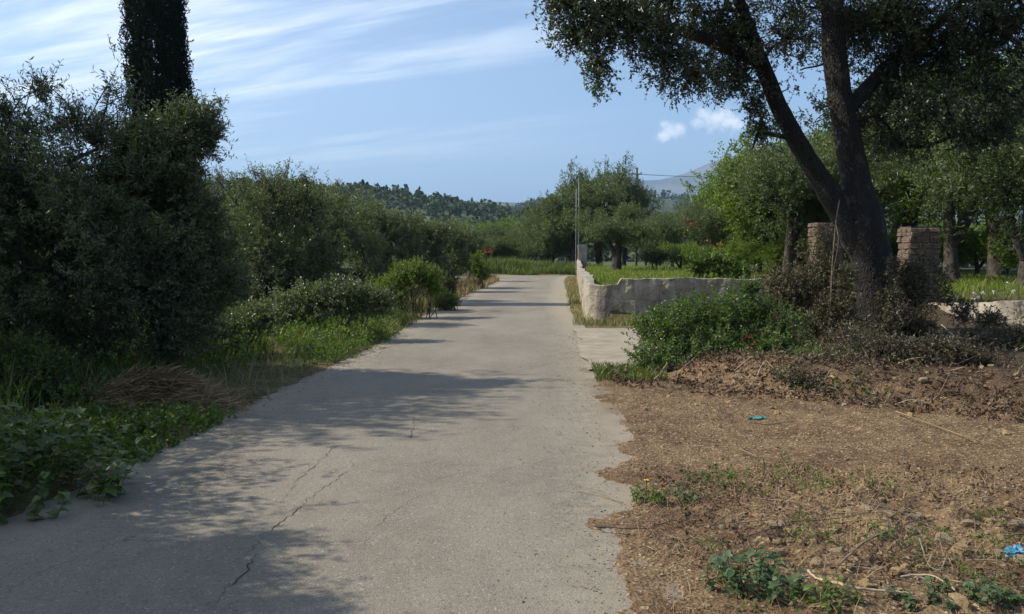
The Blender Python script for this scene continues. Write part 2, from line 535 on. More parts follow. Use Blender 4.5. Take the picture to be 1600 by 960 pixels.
def tube(acc, pts, rad, n=6, rough=0.0, cap=True):
    pts = np.asarray(pts, float)
    m = len(pts)
    rad = np.broadcast_to(np.asarray(rad, float), (m,)).copy()
    t = np.gradient(pts, axis=0)
    t = norm(t)
    ref = np.array((1.0, 0, 0)) if abs(t[0][0]) < 0.8 else np.array((0, 1.0, 0))
    u = norm(ref - t[0] * (ref @ t[0]))
    V = []
    a = np.linspace(0, 2 * np.pi, n, endpoint=False)
    for i in range(m):
        u = norm(u - t[i] * (u @ t[i]))
        w_ = np.cross(t[i], u)
        r = rad[i] * np.ones(n)
        if rough:
            ring = pts[i] + np.outer(np.cos(a), u) * rad[i] + np.outer(np.sin(a), w_) * rad[i]
            r = r * (1 + rough * (0.6 * sn(ring, 2.2 / max(rad[0], .05) * .35) + 0.4 * sn(ring, 6 / max(rad[0], .05) * .35, 2)))
        V.append(pts[i] + np.outer(np.cos(a) * r, u) + np.outer(np.sin(a) * r, w_))
    V = np.concatenate(V)
    i, j = np.meshgrid(np.arange(m - 1), np.arange(n), indexing='ij')
    F = np.stack([i * n + j, i * n + (j + 1) % n, (i + 1) * n + (j + 1) % n, (i + 1) * n + j], -1).reshape(-1, 4)
    if cap:
        V = np.concatenate([V, pts[-1:] + t[-1] * rad[-1] * 0.3])
        e = (m - 1) * n
        T = np.stack([e + np.arange(n), e + (np.arange(n) + 1) % n, np.full(n, m * n)], -1)
        acc.add(V, F, T)
    else:
        acc.add(V, F)


def curve(p0, p1, n=7, sag=0.0, wob=0.0, r=rng, lift=0.0):
    p0, p1 = np.asarray(p0, float), np.asarray(p1, float)
    t = np.linspace(0, 1, n)[:, None]
    L = np.linalg.norm(p1 - p0)
    p = p0 + (p1 - p0) * t
    p[:, 2] += (lift - sag) * L * 4 * (t * (1 - t))[:, 0]
    if wob:
        w1, w2 = r.normal(size=3), r.normal(size=3)
        p += (np.sin(t * np.pi) * w1 + np.sin(t * np.pi * 2.3) * w2 * 0.6) * wob * L
        p[0], p[-1] = p0, p1
    return p


def twigs(acc, A, B, r):
    """thin three-sided prisms from A to B (vectorised)"""
    D = norm(B - A)
    X = norm(np.cross(D, np.array((0.3, 0.5, 0.81))))
    Y = np.cross(D, X)
    V = []
    for P, q in ((A, 1.0), (B, 0.45)):
        for a in (0, 2.094, 4.189):
            V.append(P + (X * math.cos(a) + Y * math.sin(a)) * (r * q))
    V = np.stack(V, 1)
    n = len(A)
    b = (np.arange(n) * 6)[:, None, None]
    F = np.array([[0, 1, 4, 3], [1, 2, 5, 4], [2, 0, 3, 5]])[None] + b
    acc.add(V.reshape(-1, 3), F.reshape(-1, 4))


def leaf_quads(acc, P, D, N, L, Wd, fold=0.12, mid=0.45):
    """one folded diamond leaf per row"""
    Sd = norm(np.cross(D, N))
    L = np.broadcast_to(L, (len(P),))[:, None]
    Wd = np.broadcast_to(Wd, (len(P),))[:, None]
    c0 = P
    c1 = P + D * L * mid + Sd * Wd * 0.5 + N * L * fold
    c2 = P + D * L
    c3 = P + D * L * mid - Sd * Wd * 0.5 + N * L * fold
    V = np.stack([c0, c1, c2, c3], 1).reshape(-1, 3)
    F = (np.arange(len(P)) * 4)[:, None] + np.arange(4)[None]
    acc.add(V, F)


def crown_pts(blobs, n, r, shell=0.4, lump=0.22, gap=-0.6, gs=1.1, seed=0):
    B = np.array([b[:6] for b in blobs], float)
    wgt = np.array([(b[3] * b[4] * b[5]) ** 0.67 * (b[6] if len(b) > 6 else 1) for b in blobs])
    idx = r.choice(len(B), n, p=wgt / wgt.sum())
    d = norm(r.normal(size=(n, 3)))
    q = r.random(n) ** shell
    q = q * (1 + lump * sn(d * 1.0 + B[idx, :3], 1.6, seed) + 0.5 * lump * sn(d + B[idx, :3], 4.5, seed + 3))
    P = B[idx, :3] + d * B[idx, 3:6] * q[:, None]
    keep = sn(P, gs, seed + 9) + 0.35 * sn(P, gs * 2.7, seed) > gap
    return P[keep], d[keep]


def sprays(acc, P, O, k, length, L, Wd, r, up=0.25, twigacc=None, tr=0.004, spread=1.0, flat=0.5):
    n = len(P)
    T = norm(O + r.normal(size=(n, 3)) * 0.55 + np.array((0, 0, up)))
    ln = length * (0.6 + 0.8 * r.random(n))
    A = P - T * ln[:, None] * 0.5
    if twigacc is not None:
        twigs(twigacc, A, A + T * ln[:, None], tr)
    t = (np.arange(k) + r.random((n, k))) / k
    LP = A[:, None] + T[:, None] * (ln[:, None] * t)[..., None]
    side = norm(np.cross(T[:, None] + 0 * LP, r.normal(size=(n, k, 3))))
    D = norm(T[:, None] * 0.55 + side * spread)
    N = norm(np.cross(D, r.normal(size=(n, k, 3))) + np.array((0, 0, flat)))
    N = norm(N - D * (N * D).sum(-1, keepdims=True))
    LL = L * (0.65 + 0.6 * r.random((n, k)))
    leaf_quads(acc, LP.reshape(-1, 3), D.reshape(-1, 3), N.reshape(-1, 3), LL.ravel(), (LL * Wd / L).ravel())


def connect(acc, nodes, P, r, r0=0.02, r1=0.005, wob=0.10, lift=0.05):
    nodes = np.asarray(nodes)
    for p in P:
        d = np.linalg.norm(nodes - p, axis=1) + 1.2 * np.maximum(0, nodes[:, 2] - p[2])
        a = nodes[d.argmin()]
        L = np.linalg.norm(p - a)
        rr = r0 * min(1.6, 0.5 + L * 0.6)
        c_ = curve(a, p, 6, wob=wob, r=r, lift=lift)
        tube(acc, c_, np.linspace(rr, r1, 6), 4, cap=False)


def resample(pts, n):
    pts = np.asarray(pts, float)
    s = np.concatenate(([0], np.cumsum(np.linalg.norm(np.diff(pts, axis=0), axis=1))))
    # Catmull-like smoothing through linear resample + averaging
    t = np.linspace(0, s[-1], n)
    q = np.stack([np.interp(t, s, pts[:, i]) for i in range(3)], 1)
    for _ in range(2):
        q[1:-1] = (q[:-2] + 2 * q[1:-1] + q[2:]) / 4
    return q


def make_tree(name, label, cat, loc, trunks, blobs, nclus, k, length, L, Wd, leafm, barkm, seed,
              gap=-0.6, gs=1.1, shell=0.4, lump=0.22, up=0.25, nbranch=90, group=None, tr=0.004, twig=True,
              sides=10, rough=0.12, br=0.02, flat=0.5, airy=None):
    """trunks: list of (points, radii); blobs: crown lobes (x,y,z,rx,ry,rz[,weight]) relative to the base"""
    r = np.random.default_rng(seed)
    root = empty(name, loc, label, cat, group)
    ta, la = Acc(), Acc()
    nodes = []
    for pts, rad in trunks:
        m = max(8, len(pts) * 5)
        q = resample(pts, m)
        pa = np.asarray(pts, float)
        sa_ = np.concatenate(([0], np.cumsum(np.linalg.norm(np.diff(pa, axis=0), axis=1))))
        rr = np.interp(np.linspace(0, 1, m) * sa_[-1], sa_ if len(sa_) == len(rad) else np.linspace(0, sa_[-1], len(rad)), rad)
        tube(ta, q, rr, sides, rough)
        nodes.append(q[m // 4:])
    nodes = np.concatenate(nodes)
    for b in blobs:
        c_ = np.array(b[:3])
        d = np.linalg.norm(nodes - c_, axis=1) + 1.0 * np.maximum(0, nodes[:, 2] - c_[2])
        a = nodes[d.argmin()]
        Ln = np.linalg.norm(c_ - a)
        if Ln > 0.15:
            q = curve(a, c_, 9, wob=0.10, r=r, lift=0.06)
            tube(ta, q, np.linspace(max(0.02, br * (0.8 + Ln * 0.8)), br * 0.7, 9), 6, 0.05)
            nodes = np.concatenate([nodes, q[3:]])
    P, O = crown_pts(blobs, nclus, r, shell, lump, gap, gs, seed)
    if nbranch:
        sel = r.choice(len(P), min(nbranch, len(P)), replace=False)
        connect(ta, nodes, P[sel], r, br)
    sprays(la, P, O, k, length, L, Wd, r, up, ta if twig else None, tr, flat=flat)
    if airy:
        P2, O2 = crown_pts(airy[0], airy[1], r, 0.8, 0.3, -0.2, 2.0, seed + 5)
        sprays(la, P2, O2, max(8, k - 4), length * 1.3, L, Wd, r, 0.8, ta, tr)
        sel = r.choice(len(P2), min(40, len(P2)), replace=False)
        connect(ta, nodes, P2[sel], r, 0.012)
    a = ta.obj('trunk', barkm, root, smooth=True)
    b_ = la.obj('crown', leafm, root)
    KIDS[root.name] = [a, b_]
    return root


# ------------------------------------------------------------------ layout of road and ground
def xr(y):
    y = np.asarray(y, float)
    return np.interp(y, [0, 3.5, 7, 10.5, 18, 27, 40, 48, 56, 62, 70], [.35, .56, .80, .93, 1.30, 1.77, 2.45, 2.9, 3.6, 4.6, 7.0])


def xl(y):
    y = np.asarray(y, float)
    return np.interp(y, [0, 3.5, 6, 7.6, 10.5, 16, 22, 27, 35, 44, 50, 54, 57], [-3.3, -3.1, -2.75, -2.72, -2.50, -2.15, -2.1, -2.0, -1.6, -1.0, -0.7, -2.0, -12.0])


def wall_x(y):
    return 0.28 + 0.07 * y


def mound_edge(x):
    return 10.7 - (x - 1.4) * 0.62


def hgt(x, y, detail=True):
    x = np.asarray(x, float); y = np.asarray(y, float)
    dL = xl(y) - x
    dR = x - xr(y)
    on = (dL < 0) & (dR < 0)
    nb = fbm(x, y, 0.9, 3)
    nf = fbm(x, y, 5.0, 4) if detail else 0
    # left verge
    zl = -0.035 + sst(dL + 0.16 * nb + 0.07 * nf, -0.05, 0.35) * 0.06 + np.clip(dL, 0, 9) * 0.02 + 0.03 * nf * sst(dL, 0, .5) - sst(dL, 2.5, 9) * 0.25
    # right side
    edge = dR + 0.22 * sn(np.stack([x * 0, y, x * 0], -1), .55, 3) + 0.07 * sn(np.stack([x, y, x * 0], -1), 1.1, 1) + .06 * sn(np.stack([x, y, x * 0], -1), 4.1, 2) + .035 * sn(np.stack([x, y, x * 0], -1), 11, 5) + 0.34 * np.exp(-((y - 6.15) / .30) ** 2) + 0.30 * np.exp(-((y - 5.05) / .20) ** 2)
    zr = -0.035 + sst(edge, -0.18, 0.20) * 0.045 + 0.015 * nf * sst(edge, 0, .3)
    me = mound_edge(x) + 0.35 * nb
    inm = sst(x + 0.3 * nb, 1.7, 3.0) * sst(x, 1.2, 2.0)
    zr = zr + inm * sst(y, me, me + 0.9) * 0.26 + inm * np.exp(-((y - me - 0.35) / 0.35) ** 2) * (0.07 + 0.10 * np.maximum(0, nf + nb * .6))
    inm2 = 1 - sst(x, 5.4, 4.2) * sst(y, 11.4, 12.4)
    zr = zr * inm2 + (1 - inm2) * (-0.01 + 0.01 * nf)
    # rubble band in the foreground
    band = np.exp(-((y - 4.75 - 0.15 * (x - 1.5)) / 0.75) ** 2) * sst(dR, 0.1, 1.2)
    zr = zr + band * (0.03 + 0.09 * np.maximum(0, nf) + 0.05 * nb) + (0.012 * fbm(x, y, 9.0, 4) if detail else 0)
    near = sst(y, 13, 10) * sst(dR, 0.05, .5)
    if detail:
        zr = zr + near * (0.020 * fbm(x, y, 13.0, 3) + 0.014 * fbm(x, y, 4.0, 3))
    # concrete apron bed
    ap = sst(x, 3.9, 3.4) * sst(y, 11.2, 11.7) * sst(y, 18.2, 17.6)
    zr = zr * (1 - ap) + ap * (-0.03)
    # raised garden behind the wall
    wx = wall_x(y)
    g1 = sst(x, wx + 0.16, wx + 0.40) * sst(y, 20.16, 20.42) * (x < 7.0)
    g1 = np.where(x >= 7.0, sst(y, 16.5, 21.5), g1)
    gar = np.maximum(g1, sst(y, 20.16, 20.42) * sst(x, wx + 0.16, wx + 0.40))
    crn = np.where((x < 2.3) & (y < 20.75), sst(.30 - np.hypot(x - 2.23, y - 20.7), 0.0, 0.14), 1.0)
    gar = gar * sst(y, 64, 58) * crn
    zr = zr * (1 - gar) + gar * (0.68 + 0.05 * nb)
    z = np.where(x > (xl(y) + xr(y)) / 2, zr, zl)
    z = np.where((dL < -0.45) & (dR < -0.6), -0.035, z)
    # bank beyond the bend
    bank = sst(y, 60.5, 63.5) * sst(x, 12, 4)
    z = np.where(y > 57.5, np.where(x < xr(y), -0.035 + bank * 0.5, z), z)
    return z


def grow(a, b, s0, g):
    out, v, s = [], a, s0
    while v < b:
        out.append(v); v += s; s *= g
    return out


# ---- ground sheet, finest close to the camera, reaching the horizon
xs = [-v for v in grow(4.6, 12000, 0.12, 1.11)][::-1]
xs += list(np.arange(-4.55, -1.55, 0.06)) + list(np.arange(-1.5, 0.2, 0.25)) + list(np.arange(0.25, 3.6, 0.028)) + list(np.arange(3.6, 8.4, 0.055)) + grow(8.4, 12000, 0.09, 1.11)
ys = [-v for v in grow(0.2, 600, 0.5, 1.5)][::-1] + list(np.arange(0.3, 3.3, 0.25)) + list(np.arange(3.3, 6.4, 0.026)) + list(np.arange(6.4, 12, 0.045)) + grow(12, 64, 0.07, 1.018) + grow(64, 14000, 1.4, 1.13)
xs, ys = np.array(xs), np.array(ys)
X, Y = np.meshgrid(xs, ys)
Z = hgt(X, Y)
far_drop = sst(Y, 66, 120)
Z = Z * (1 - far_drop) - far_drop * 1.0
nb = fbm(X, Y, 0.9, 3); nf = fbm(X, Y, 3.0, 3)
g = np.zeros_like(X); dry = np.zeros_like(X)
dL, dR = xl(Y) - X, X - xr(Y)
g = np.where(dL > 0, sst(dL + nf * 0.4, 0.0, 0.5) * 0.9, g)
dry = np.where((dL > -0.1) & (dL < 1.2) & (Y > 6.5) & (Y < 12), 0.8 * sst(nb + nf * .5, -0.3, 0.3), dry)
g = np.where(X > xr(Y) + .05, np.maximum(sst(Y, 19.5, 20.5), sst(Y + nf, mound_edge(X) + .8, mound_edge(X) + 2.2) * 0.4), g)
g = np.where((X > 0.5) & (Y < 12), g * 0.5 + 0.25 * sst(nb, 0.15, 0.5) * sst(Y, 7, 5), g)
dry = np.where((X > xr(Y) - .3) & (X < 2.6) & (Y > 9.5) & (Y < 60) & (X < wall_x(Y) + .3), 0.6 * sst(nf, -.4, .4), dry)
g = np.where(Y > 62, 1.0, g)
hum_shade = sst(Y - mound_edge(X) + .5 * nf, -.3, .9) * sst(X, 3.0, 3.8) * sst(Y, 21, 18) * .9  # humus zone on the mound, with the shade by the oak painted in
zone = np.stack([hum_shade, g, dry, np.ones_like(g)], -1).reshape(-1, 4)
acc = Acc()
nx, ny = len(xs), len(ys)
i, j = np.meshgrid(np.arange(ny - 1), np.arange(nx - 1), indexing='ij')
F = np.stack([i * nx + j, i * nx + j + 1, (i + 1) * nx + j + 1, (i + 1) * nx + j], -1).reshape(-1, 4)
acc.add(np.stack([X, Y, Z], -1).reshape(-1, 3), F)
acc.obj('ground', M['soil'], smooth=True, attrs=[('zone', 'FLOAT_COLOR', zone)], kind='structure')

# ---- road sheet
acc = Acc()
yy = np.concatenate([np.arange(-6, 3, 1.0), np.arange(3, 12, 0.08), np.arange(12, 66, 0.5)])
nc = 81
rows, ed, dd_ = [], [], []
for y in yy:
    a, b = float(xl(y)) - 0.25, float(xr(y)) + 0.25
    t = np.linspace(0, 1, nc)
    x = a + (b - a) * t
    crown_ = 0.012 * np.sin(t * np.pi) * 0.8
    und = 0.006 * fbm(x, np.full(nc, y), 0.8, 2)
    z = crown_ + und
    rows.append(np.stack([x, np.full(nc, y), z], 1))
    dist = np.minimum(x - a, b - x)
    dd_.append(np.clip(1 - ((b - .25) - x) / .55, 0, 1) ** 2 * (0.55 + .7 * fbm(x, np.full(nc, y), 1.7, 3)) * (1.0 if y < 12 else .5))
    ed.append(np.clip(1 - (dist - 0.2) / 0.9, 0, 1) * 0.85 + np.clip((y - 14) / 30, 0, 0.45))
V = np.concatenate(rows)
i, j = np.meshgrid(np.arange(len(yy) - 1), np.arange(nc - 1), indexing='ij')
F = np.stack([i * nc + j, i * nc + j + 1, (i + 1) * nc + j + 1, (i + 1) * nc + j], -1).reshape(-1, 4)
acc.add(V, F)
road = acc.obj('road', M['asphalt'], smooth=True, attrs=[('edge', 'FLOAT', np.concatenate(ed)), ('dirt', 'FLOAT', np.concatenate(dd_))], kind='structure')

# cracks in the road: jagged dirt-filled ribbons
def crack(pix, w0):
    p = np.array([gnd(*q) for q in pix])
    n = max(14, int(np.linalg.norm(np.diff(p, axis=0), axis=1).sum() / 0.035))
    q = resample(p, n)
    off = rng.normal(size=n) * 0.012 + np.cumsum(rng.normal(size=n)) * 0.004
    d = norm(np.gradient(q, axis=0)); sidev = np.stack([-d[:, 1], d[:, 0], 0 * d[:, 0]], 1)
    q = q + sidev * off[:, None]
    wd = 0.6 * w0 * (0.25 + np.abs(sn(q, 6)) * 1.1) * np.minimum(1, np.minimum(np.arange(n), n - 1 - np.arange(n)) / 6 + .1)
    ca_, cb_ = xl(q[:, 1]) - .25, xr(q[:, 1]) + .25
    q[:, 2] = 0.0096 * np.sin((q[:, 0] - ca_) / (cb_ - ca_) * np.pi) + 0.006 * fbm(q[:, 0], q[:, 1], 0.8, 2) + .0022
    A = q + sidev * wd[:, None] / 2
    B = q - sidev * wd[:, None] / 2
    ac = Acc()
    I = np.arange(n - 1)
    ac.add(np.concatenate([A, B]), np.stack([I, I + 1, n + I + 1, n + I], -1))
    ac.obj('crack', M['crack'], road)


crack([(325, 958), (345, 925), (372, 900), (382, 870)], 0.010)
crack([(382, 870), (410, 838), (455, 805), (475, 785)], 0.009)
crack([(455, 800), (500, 768), (545, 735)], 0.010)
crack([(440, 790), (462, 750), (505, 712), (522, 696)], 0.007)
crack([(640, 690), (652, 664), (648, 650)], 0.006)
crack([(505, 690), (512, 668), (528, 654)], 0.006)
crack([(588, 560), (596, 545), (628, 534)], 0.007)
crack([(560, 860), (600, 810), (660, 770)], 0.004)

# concrete apron in front of the gate
acc = Acc()
yy = np.arange(11.6, 18.0, 0.08); n = 15
rows = []
for y in yy:
    x = np.linspace(float(xr(y)) + 0.02 + 0.05 * math.sin(y * 1.7) + .03 * math.sin(y * 4.1 + 1), 3.6, n)
    rows.append(np.stack([x, np.full(n, y), 0.028 + 0.01 * fbm(x, np.full(n, y), 1.2, 2)], 1))
m = len(yy)
i, j = np.meshgrid(np.arange(m - 1), np.arange(n - 1), indexing='ij')
F = np.stack([i * n + j, i * n + j + 1, (i + 1) * n + j + 1, (i + 1) * n + j], -1).reshape(-1, 4)
acc.add(np.concatenate(rows), F)
acc.obj('driveway_apron', M['concrete'], smooth=True, kind='structure')


# ------------------------------------------------------------------ walls, pillars, poles
def sweep_wall(path, tops, thick, base=-0.15, nrow=9, disp=0.018):
    """path (n,2) of the outer face; tops (n,) heights; returns Acc of a rough rendered wall"""
    path = np.asarray(path, float); n = len(path)
    d = norm(np.gradient(path, axis=0)); nrm = np.stack([d[:, 1], -d[:, 0]], 1)      # towards the outside
    prof = []
    for r_ in range(nrow):
        prof.append((0.0, r_ / (nrow - 1)))
    prof += [(0.06, 1.004), (0.5, 1.008), (0.94, 1.0), (1.0, 0.985)]
    for r_ in (0.66, 0.33, 0.0):
        prof.append((1.0, r_))
    m_ = len(prof)
    V = np.zeros((n, m_, 3))
    for q, (tt, hh) in enumerate(prof):
        V[:, q, 0] = path[:, 0] - nrm[:, 0] * thick * tt
        V[:, q, 1] = path[:, 1] - nrm[:, 1] * thick * tt
        V[:, q, 2] = base + (tops - base) * hh
    D = sn(V, 1.7) * 0.5 + sn(V, 6.5, 3) * 0.35 + np.maximum(0, sn(V, 4.0, 8) - .35) * -1.2
    V[:, :, 0] += nrm[:, 0:1] * D * disp
    V[:, :, 1] += nrm[:, 1:2] * D * disp
    V[:, nrow - 1:nrow + 4, 2] += np.round(sn(V[:, nrow - 1:nrow + 4], 2.3, 5) * 1.6) * 0.010 + sn(V[:, nrow - 1:nrow + 4], 14, 5) * 0.008
    ac = Acc()
    i, j = np.meshgrid(np.arange(n - 1), np.arange(m_ - 1), indexing='ij')
    Fq = np.stack([i * m_ + j, (i + 1) * m_ + j, (i + 1) * m_ + j + 1, i * m_ + j + 1], -1).reshape(-1, 4)
    ac.add(V.reshape(-1, 3), Fq)
    for e in (0, n - 1):                       # end caps
        ring = V[e]
        c_ = ring.mean(0)
        T = np.array([[q, (q + 1) % m_, m_] for q in range(m_)])
        ac.add(np.concatenate([ring, c_[None]]), T)
    return ac


P1 = [(wall_x(y), y) for y in np.arange(57, 20.8, -0.18)]
# rounded corner, then the stretch facing the camera
cx0, cy0, rad = wall_x(20.75) + 0.50, 20.70, 0.50
P2 = [(cx0 - rad * math.cos(a), cy0 - rad * math.sin(a)) for a in np.linspace(0.0, math.pi / 2, 14)][1:]
P3 = [(x, 20.2) for x in np.arange(cx0 + 0.08, 7.15, 0.08)]
path = np.array(P1 + P2 + P3)
tops = []
for x, y in path:
    if y > 20.75:
        z = 0.98 + 0.03 * math.sin(y * 1.3)
        for ys_, dz in ((24.5, -0.06), (29, -0.07), (33, 0.05), (38, -0.10), (43, 0.12), (48, 0.06), (52, 0.1)):
            if y > ys_:
                z += dz
        z += 0.05 * math.floor(2 * abs(math.sin(y * 2.1)))* (1 if y < 34 else 0.4)
    elif x < 2.44:
        z = 0.84 + 0.12 * max(0, (y - 20.3) / 0.5)
    elif x < 2.50:
        z = 0.84
    else:
        z = 0.985 + 0.01 * math.sin(x * 2)
    tops.append(z)
acc = sweep_wall(path, np.array(tops), 0.22, nrow=14, disp=0.03)
tag(acc.obj('garden_wall', M['wall'], smooth=False), 'low weathered plastered wall with stepped top running beside the road and round the corner', 'wall')

# lit low wall right of the gate
pth = resample([(9.2, 19.2, 0), (9.05, 17.6, 0), (9.15, 16.6, 0), (9.5, 15.5, 0), (10.2, 14.6, 0), (11.2, 14.0, 0)], 40)[:, :2]
tp = np.interp(np.arange(40), [0, 14, 24, 39], [0.50, 0.58, 0.78, 0.95])
acc = sweep_wall(pth, tp, 0.24)
tag(acc.obj('low_wall', M['wall']), 'short sunlit concrete wall curving up at the right behind the dark undergrowth', 'wall')


def box(acc, c, s, jit=0.0, r=rng, rz=0.0):
    q = np.array([(x, y, z) for z in (-.5, .5) for y in (-.5, .5) for x in (-.5, .5)]) * np.asarray(s)
    q = q + r.normal(size=q.shape) * jit
    if rz:
        ca, sa = math.cos(rz), math.sin(rz)
        q = np.stack([q[:, 0] * ca - q[:, 1] * sa, q[:, 0] * sa + q[:, 1] * ca, q[:, 2]], 1)
    acc.add(q + np.asarray(c), [[0, 2, 3, 1], [4, 5, 7, 6], [0, 1, 5, 4], [2, 6, 7, 3], [0, 4, 6, 2], [1, 3, 7, 5]])


# rough block meshes shared by all the pillar stones
def block_mesh(seed):
    bm = bmesh.new()
    bmesh.ops.create_cube(bm, size=1)
    bmesh.ops.bevel(bm, geom=bm.edges[:], offset=0.10, segments=1, affect='EDGES')
    r_ = random.Random(seed)
    for v in bm.verts:
        v.co += Vector((r_.uniform(-.045, .045), r_.uniform(-.045, .045), r_.uniform(-.05, .05)))
    me = bpy.data.meshes.new('stone_block')
    bm.to_mesh(me); bm.free()
    me.materials.append(M['pillarstone'])
    return me


BLK = [block_mesh(s) for s in range(5)]


def pillar(loc, w_, d_, h_, label, seed, rz=0.0):
    r_ = random.Random(seed)
    root = empty('gate_pillar', loc, label, 'gate pillar', None, rz)
    core = Acc(); box(core, (0, 0, h_ / 2 - 0.01), (w_ * 0.86, d_ * 0.86, h_ - 0.03))
    core.obj('mortar_core', M['mortar'], root)
    z = 0.0
    c_ = 0
    while z < h_ - 0.06:
        hh = min(r_.uniform(0.08, 0.17), h_ - z)
        # quoins and face stones round the four sides
        flip = c_ % 2
        for sx in (-1, 1):
            for sy in (-1, 1):
                lx = (0.30 if (flip ^ (sx > 0)) else 0.2) * w_ / 0.6 * r_.uniform(.9, 1.1)
                ly = (0.2 if (flip ^ (sx > 0)) else 0.30) * d_ / 0.6 * r_.uniform(.9, 1.1)
                o = bpy.data.objects.new('stone', r_.choice(BLK)); COL.objects.link(o); o.parent = root
                o.location = (sx * (w_ / 2 - lx / 2 + r_.uniform(-.03, .03)), sy * (d_ / 2 - ly / 2 + r_.uniform(-.012, .018)), z + hh / 2)
                o.scale = (lx * 0.97, ly * 0.97, hh * 0.95)
                o.rotation_euler = (r_.uniform(-.04, .04), r_.uniform(-.04, .04), r_.uniform(-.06, .06))
        for sy in (-1, 1):
            o = bpy.data.objects.new('stone', r_.choice(BLK)); COL.objects.link(o); o.parent = root
            o.location = (r_.uniform(-.03, .03), sy * (d_ / 2 - 0.07), z + hh / 2)
            o.scale = (w_ * 0.36, 0.12, hh * 0.95)
        for sx in (-1, 1):
            o = bpy.data.objects.new('stone', r_.choice(BLK)); COL.objects.link(o); o.parent = root
            o.location = (sx * (w_ / 2 - 0.07), r_.uniform(-.03, .03), z + hh / 2)
            o.scale = (0.12, d_ * 0.36, hh * 0.95)
        z += hh
        c_ += 1
    return root


pillar((7.45, 20.6, 0.45), 0.62, 0.62, 1.85, 'rough stone gate pillar left of the big oak trunk, sunlit on its left edge', 1)
pillar((9.1, 19.4, 0.35), 0.70, 0.62, 1.85, 'wide rough stone gate pillar right of the big oak trunk, its front in deep shade', 2)

# plastered pillar at the far end of the wall
acc = Acc()
q = np.array([(x, y, z) for z in np.linspace(0, 2.1, 12) for (x, y) in ((-.27, -.27), (.27, -.27), (.27, .27), (-.27, .27))])
q += np.stack([sn(q, 3), sn(q, 3, 4), 0 * q[:, 0]], 1) * 0.02
F = [[a * 4 + b, a * 4 + (b + 1) % 4, (a + 1) * 4 + (b + 1) % 4, (a + 1) * 4 + b] for a in range(11) for b in range(4)] + [[44, 45, 46, 47]]
acc.add(q, F)
o = acc.obj('wall_pillar', M['wall'])
o.location = (wall_x(54) + 0.32, 54, 0)
tag(o, 'square grey plastered pillar standing at the far end of the roadside wall', 'pillar')


def pole(name, x, y, z0, h_, r_, m, label, cat, group=None, arm=None):
    root = empty(name, (x, y, z0), label, cat, group)
    a = Acc(); tube(a, [(0, 0, 0), (0, 0, h_ / 2), (0.01, 0, h_)], [r_, r_ * 0.9, r_ * 0.8], 8)
    a.obj('shaft', m, root, smooth=True)
    if arm:
        a = Acc(); box(a, (0, 0, h_ - arm[1]), (arm[0], 0.09, 0.09)); a.obj('cross_arm', m, root)
        for s in (-1, 1):
            a = Acc(); tube(a, [(s * arm[0] * .42, 0, h_ - arm[1] + .045), (s * arm[0] * .42, 0, h_ - arm[1] + .2)], [.04, .03], 6)
            a.obj('insulator', M['metal'], root)
    return root


pole('metal_pole', 4.05, 54.8, 0.3, 5.3, 0.042, M['metal'], 'thin grey metal pole behind the wall end, left one of a close pair', 'pole', 'pair of thin poles at the wall end')
pole('metal_pole', 4.32, 56.2, 0.3, 5.9, 0.042, M['metal'], 'thin grey metal pole behind the wall end, right and taller one of a close pair', 'pole', 'pair of thin poles at the wall end')
pole('utility_pole', 10.75, 75, -0.3, 9.2, 0.12, M['wood'], 'dark wooden utility pole rising between the far tall trees and the blue mountain', 'utility pole', None, (0.9, 0.55))


def wire(p0, p1, r_, sag, label, name='overhead_wire'):
    a = Acc(); tube(a, curve(p0, p1, 16, sag=sag), r_, 4)
    tag(a.obj(name, M['wire']), label, 'wire')


wire((10.75, 75, 8.35), (24.5, 84, 8.9), 0.022, 0.008, 'dark overhead wire running right from the far utility pole across the mountain')
wire((4.05, 54.8, 5.2), (-2.4, 66, 2.6), 0.018, 0.012, 'thin wire sloping down to the left from the pair of metal poles')

# ------------------------------------------------------------------ TREES
# --- the big evergreen oak on the right
OY = 15.0
ob = at(1362, 520, OY)
base = np.array((ob[0], OY, 0.1))


def oc(px, py, dy=0.0):                     # a point of the oak relative to its base
    return tuple(at(px, py, OY + dy) - base)


trunks = [
    ([oc(1362, 560), oc(1362, 500), oc(1365, 450), oc(1360, 400), oc(1350, 350), oc(1338, 290), oc(1326, 220), oc(1313, 150), oc(1303, 80), oc(1300, 0), oc(1290, -120, .3), oc(1270, -240, .6)],
     [0.40, 0.32, 0.305, 0.335, 0.365, 0.24, 0.215, 0.20, 0.195, 0.18, 0.12, 0.05]),
    ([oc(1345, 385, .02), oc(1318, 335), oc(1285, 285, -.1), oc(1250, 230, -.2), oc(1218, 170, -.4), oc(1190, 100, -.6), oc(1160, 20, -.8), oc(1130, -80, -1)],
     [0.27, 0.22, 0.175, 0.158, 0.145, 0.13, 0.10, 0.05]),
    ([oc(1318, 180), oc(1380, 110, .3), oc(1450, 50, .6), oc(1530, -20, .9)], [0.14, 0.12, 0.09, 0.05]),
    ([oc(1245, 218, -.2), oc(1215, 212, -.5), oc(1185, 205, -.7), oc(1176, 232, -.8)], [0.045, 0.04, 0.03, 0.012]),
    ([oc(1190, 100, -.6), oc(1090, 55, -1.4), oc(980, 25, -2.4), oc(890, 10, -3.2)], [0.11, 0.09, 0.06, 0.03]),
    ([oc(1362, 515), oc(1335, 525, -.2), oc(1306, 590, -.35)], [0.30, 0.2, 0.10]),
    ([oc(1364, 515), oc(1385, 528, -.25), oc(1412, 590, -.4)], [0.28, 0.18, 0.10]),
]


